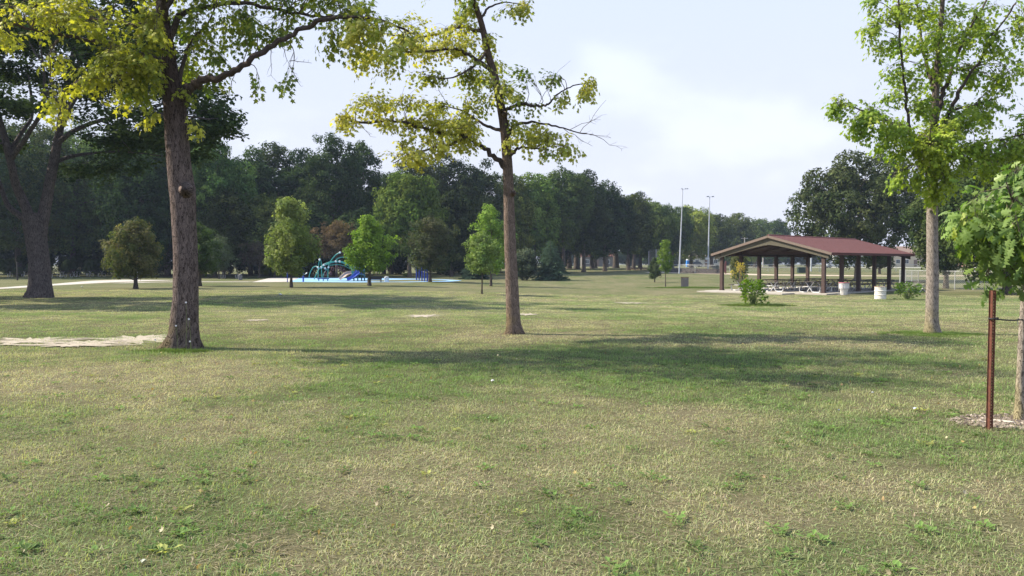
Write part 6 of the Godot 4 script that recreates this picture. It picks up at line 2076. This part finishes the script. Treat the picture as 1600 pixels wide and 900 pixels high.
	for q in [[27, 438, 27.0, 1.1, Color(0.045, 0.04, 0.035), "slim dark wooden post in the grass by the path"], [214.3, 437.0, 14.0, 1.1, Color(0.6, 0.62, 0.64), "white marker post behind the small brownish sapling"], [1571, 0, 0, 0, Color.BLACK, ""]]:
		if q[5] == "": continue
		b = at(q[0], q[1])
		k = -b.z / F
		root = thing("marker_post", q[5], "post", b)
		m = MB.new()
		m.chamfer_box(b + Vector3(0, q[2] * k / 2, 0), Vector3(q[3] * 2 * k, q[2] * k, q[3] * 2 * k), 0.03)
		part(root, "post", m, mat("marker " + str(q[0]), q[4], 0.8))
		m = MB.new()
		m.chamfer_box(b + Vector3(0, q[2] * k + 0.03, 0), Vector3(q[3] * 2.3 * k, 0.07, q[3] * 2.3 * k), 0.03)
		part(root, "cap", m, mat("marker cap " + str(q[0]), (q[4] as Color) * 0.8, 0.8))
	cars()
	houses()

func fence(called: String, label: String, pts: Array, gap: float, h: float, board: bool) -> void:
	var root := thing(called, label, "fence", pts[0])
	var wire := mat("fence steel", Color(0.46, 0.47, 0.48), 0.5, 0.4)
	var net := MB.new()
	for i in pts.size() - 1:
		var a: Vector3 = pts[i]
		var b: Vector3 = pts[i + 1]
		var l := a.distance_to(b)
		var n := maxi(1, int(round(l / gap)))
		for k in n + (1 if i == pts.size() - 2 else 0):
			var p := on(lerpf(a.x, b.x, float(k) / n), lerpf(a.z, b.z, float(k) / n))
			var m := MB.new()
			m.tube([p, p + Vector3(0, h + 0.05, 0)], [0.04, 0.035], 8, Color.WHITE, 0.0, 1.0, null, true)
			part(root, "fence_post", m, wire)
		var rail := MB.new()
		rail.tube([a + Vector3(0, h, 0), b + Vector3(0, h, 0)], [0.028, 0.028], 6)
		part(root, "top_rail", rail, wire)
		var dir := (b - a) / l
		var step := 0.16
		var x := -h
		while x < l:
			for s in [1.0, -1.0]:
				var lo := x if s > 0.0 else x + h
				var hi := x + h if s > 0.0 else x
				var t0 := 0.0
				var t1 := 1.0
				var p0 := clampf(lo, 0, l)
				var p1 := clampf(hi, 0, l)
				t0 = (p0 - lo) / (hi - lo)
				t1 = (p1 - lo) / (hi - lo)
				if t1 - t0 < 0.02: continue
				net.bar(a + dir * p0 + Vector3(0, 0.05 + t0 * (h - 0.08), 0), a + dir * p1 + Vector3(0, 0.05 + t1 * (h - 0.08), 0), 0.005, 0.005)
			x += step
		if board:
			var kb := MB.new()
			kb.bar(a + Vector3(0, h * 0.3, -0.06), b + Vector3(0, h * 0.3, -0.06), 0.05, h * 0.55)
			part(root, "kick_board", kb, worn("dark board", Color(0.055, 0.045, 0.045), 0.85, 0.0, 0.3, 1.0))
	part(root, "wire_mesh", net, wire, false, "stuff")

func cars() -> void:
	for q in [[1304, 418.6, 0.0, Color(0.72, 0.73, 0.76), "white saloon car parked beyond the pavilion posts", false], [1330, 418.8, 0.12, Color(0.74, 0.74, 0.78), "white hatchback parked beside the white saloon", true], [1086, 417.2, 0.1, Color(0.10, 0.10, 0.11), "dark car parked by the blue portable toilet", true]]:
		var b := at(q[0], q[1])
		var root := thing("parked_car", q[4], "car", b, q[2])
		var tall: bool = q[5]
		var m := MB.new()
		# side outline, extruded with the sides drawn in towards the roof
		var low := [[-2.15, 0.35], [-2.2, 0.62], [-2.05, 0.8], [-1.25, 0.92], [1.15, 0.94], [2.0, 0.86], [2.15, 0.7], [2.15, 0.35]]
		var cab := [[-1.35, 0.92], [-0.65, 1.4], [0.55, 1.45], [1.5 if not tall else 1.7, 0.95]]
		if tall: cab = [[-1.35, 0.92], [-0.6, 1.5], [1.2, 1.52], [1.85, 0.93]]
		for i in low.size():
			var a: Array = low[i]
			var c: Array = low[(i + 1) % low.size()]
			m.quad(Vector3(c[0], c[1], 0.85), Vector3(a[0], a[1], 0.85), Vector3(a[0], a[1], -0.85), Vector3(c[0], c[1], -0.85))
		for s in [-1.0, 1.0]:
			for i in range(1, low.size() - 1):
				if s > 0: m.tri(Vector3(low[0][0], low[0][1], 0.85), Vector3(low[i + 1][0], low[i + 1][1], 0.85), Vector3(low[i][0], low[i][1], 0.85))
				else: m.tri(Vector3(low[0][0], low[0][1], -0.85), Vector3(low[i][0], low[i][1], -0.85), Vector3(low[i + 1][0], low[i + 1][1], -0.85))
		m.box(Vector3((cab[1][0] + cab[2][0]) / 2.0, cab[1][1] + 0.005, 0), Vector3(cab[2][0] - cab[1][0], 0.05, 1.24))
		part(root, "body", m, mat("car paint " + str(q[0]), q[3], 0.3, 0.0, 0.6), true)
		var g := MB.new()
		for i in 3:
			var a: Array = cab[i]
			var c: Array = cab[i + 1]
			var wa := 0.8 if a[1] < 1.0 else 0.62
			var wc := 0.8 if c[1] < 1.0 else 0.62
			if i != 1: g.quad(Vector3(c[0], c[1], wc), Vector3(c[0], c[1], -wc), Vector3(a[0], a[1], -wa), Vector3(a[0], a[1], wa))
		for s in [-1.0, 1.0]:
			var p := []
			for a in cab: p.append(Vector3(a[0], a[1], s * (0.8 if a[1] < 1.0 else 0.62)))
			if s > 0: g.quad(p[0], p[3], p[2], p[1])
			else: g.quad(p[3], p[0], p[1], p[2])
		part(root, "window", g, mat("dark car glass", Color(0.03, 0.035, 0.04), 0.08), true)
		for x in [-1.35, 1.35]:
			for s in [-1.0, 1.0]:
				var wl := MB.new()
				wl.tube([Vector3(x, 0.32, s * 0.7), Vector3(x, 0.32, s * 0.88)], [0.32, 0.32], 18, Color.WHITE, 0.0, 1.0, null, true)
				var tyre := part(root, "wheel", wl, mat("tyre", Color(0.02, 0.02, 0.02), 0.9), true)
				var rim := MB.new()
				rim.tube([Vector3(x, 0.32, s * 0.87), Vector3(x, 0.32, s * 0.895)], [0.19, 0.17], 14, Color.WHITE, 0.0, 1.0, null, true)
				var r := part(tyre, "rim", rim, mat("wheel rim", Color(0.4, 0.4, 0.42), 0.35, 0.7), true)
		for s in [-1.0, 1.0]:
			var hl := MB.new()
			hl.box(Vector3(-2.14, 0.68, s * 0.62), Vector3(0.1, 0.14, 0.3))
			part(root, "headlight", hl, mat("lamp glass", Color(0.6, 0.6, 0.6), 0.2), true)

func houses() -> void:
	for q in [[1412, 16.0, 250, 9.0, 4.2, Color(0.56, 0.47, 0.35), Color(0.20, 0.13, 0.10), "cream house glimpsed between the pavilion end and the grey trunk"], [1320, 10.0, 268, 6.0, 4.0, Color(0.55, 0.56, 0.58), Color(0.16, 0.16, 0.17), "pale grey house behind the parked white cars"], [1100, 9.0, 262, 6.0, 3.4, Color(0.45, 0.43, 0.37), Color(0.2, 0.17, 0.14), "beige bungalow in the shade behind the second floodlight pole"], [932, 10.0, 262, 6.0, 3.4, Color(0.13, 0.12, 0.115), Color(0.16, 0.07, 0.06), "small dim house with a red roof glimpsed through the grove trunks"], [1540, 14.0, 255, 8.0, 4.0, Color(0.42, 0.24, 0.2), Color(0.13, 0.12, 0.12), "brick house far behind the chain link fence"]]:
		var b := foot(q[0], q[2])
		var w: float = q[1]
		var dp: float = q[3]
		var h: float = q[4]
		var root := thing("house", q[7], "house", b)
		var m := MB.new()
		m.box(Vector3(0, h / 2 - 0.3, 0), Vector3(w, h + 0.6, dp))
		for s in [-1.0, 1.0]:
			if s > 0: m.tri(Vector3(w / 2, h, dp / 2), Vector3(w / 2, h, -dp / 2), Vector3(w / 2, h + 2.0, 0))
			else: m.tri(Vector3(-w / 2, h, -dp / 2), Vector3(-w / 2, h, dp / 2), Vector3(-w / 2, h + 2.0, 0))
		part(root, "wall", m, worn("house wall " + str(q[0]), q[5], 0.85, 0.0, 0.06, 0.4), true)
		var rf := MB.new()
		for s in [-1.0, 1.0]:
			rf.bar(Vector3(-w / 2 - 0.4, h + 1.0 - 0.1, s * (dp / 4 + 0.1)), Vector3(w / 2 + 0.4, h + 1.0 - 0.1, s * (dp / 4 + 0.1)), 0.01, 0.01)
			var e := Vector3(0, h - 0.2, s * (dp / 2 + 0.4))
			var r := Vector3(0, h + 2.05, 0)
			var mid := (e + r) / 2
			var half := (r - e) / 2
			rf.obox(mid, Vector3(w / 2 + 0.4, 0, 0), half, half.cross(Vector3.RIGHT).normalized() * 0.09)
		part(root, "roof", rf, mat("house roof " + str(q[0]), q[6], 0.85), true)
		var n := int(w / 2.6)
		for i in n:
			var x := -w / 2 + (i + 0.5) * w / n
			if i == n / 2:
				var dr := MB.new()
				dr.box(Vector3(x, 1.05, dp / 2 + 0.03), Vector3(1.0, 2.1, 0.06))
				part(root, "door", dr, mat("house door", Color(0.16, 0.1, 0.07), 0.6), true)
				continue
			var wn := MB.new()
			wn.box(Vector3(x, 1.6, dp / 2 + 0.03), Vector3(1.3, 1.3, 0.06))
			var fr := part(root, "window", wn, mat("window frame", Color(0.7, 0.7, 0.7), 0.6), true)
			var pn := MB.new()
			for s in [-1.0, 1.0]: pn.box(Vector3(x + s * 0.29, 1.6, dp / 2 + 0.065), Vector3(0.52, 1.1, 0.02))
			part(fr, "pane", pn, mat("window pane", Color(0.05, 0.06, 0.07), 0.1), true)

# ------------------------------------------------------------------ small things on the lawn
func litter() -> void:
	var white := mat("white paper", Color(0.75, 0.75, 0.78), 0.8)
	var grey := mat("bluish foil", Color(0.42, 0.45, 0.52), 0.4, 0.3)
	rng.seed = 77
	for q in [[438, 461.8, 0.10, 0, "crumpled white paper on the shaded lawn before the playground"], [128, 449.5, 0.10, 0, "white scrap beside the concrete path"], [769, 598.5, 0.03, 0, "white scrap in the shade in front of the slim maple"], [1432, 643, 0.024, 1, "bluish foil scrap on the lawn nearing the rusty post"], [1313, 645, 0.018, 1, "small bluish scrap beside a dry streak of lawn"], [1366, 617, 0.018, 1, "bluish scrap lying apart in the lawn past the dry streak"], [217, 889, 0.022, 2, "pale dead leaf curled upright in the grass at the very front"], [764, 658, 0.016, 2, "tiny pale scrap amid straw coloured grass"]]:
		var p := at(q[0], q[1])
		var m := MB.new()
		var s: float = q[2]
		var ring := []
		for i in 9:
			var g := TAU * i / 9.0
			ring.append(p + Vector3(cos(g) * s * rr(0.6, 1.1), s * rr(0.1, 0.9) + 0.02, sin(g) * s * rr(0.6, 1.1)))
		var top := p + Vector3(0, s * 0.9 + 0.02, 0)
		for i in 9:
			m.tri(top, ring[(i + 1) % 9], ring[i])
			m.tri(p + Vector3(0, 0.015, 0), ring[i], ring[(i + 1) % 9])
		solo("litter_scrap", m, [white, grey, mat("pale leaf", Color(0.42, 0.43, 0.33), 0.8)][q[3]], q[4], "litter", "", p)
	var xf := []
	var cols := []
	for i in 260:
		var d := rr(4.2, 17.0)
		var x := rr(-0.66, 0.66) * d
		var p := on(x, -d) + Vector3(0, rr(0.025, 0.05), 0)
		xf.append(Transform3D(Basis.from_euler(Vector3(rr(-0.7, 0.7), rr(0, TAU), rr(-0.7, 0.7))).rotated(Vector3.RIGHT, -PI / 2) * rr(0.02, 0.045), p))
		cols.append([Color(0.38, 0.30, 0.12), Color(0.30, 0.22, 0.12), Color(0.46, 0.40, 0.28)][rng.randi_range(0, 2)] * rr(0.7, 1.2))
	tag(scatter(self, "fallen_leaves", suite["maple_leaf1"], leaf_mat("dry leaf", Color(0.5, 0.4, 0.2)), xf, cols), "dry curled leaves fallen on the lawn under the maples")

# ------------------------------------------------------------------
func _ready() -> void:
	nz.seed = 3
	nz.frequency = 0.03
	nz.fractal_octaves = 3
	nf.seed = 8
	nf.frequency = 0.05
	nf.fractal_octaves = 3
	camera_and_light()
	make_materials()
	lawn_marks()
	make_bare()
	make_clumps()
	make_ground()
	build_bare()
	woods()
	planted()
	forked_trees()
	big_maple()
	slim_maple()
	bright_maple()
	oak_sapling()
	pavilion()
	playground()
	rusty_post()
	bins()
	field()
	make_grass()
	litter()
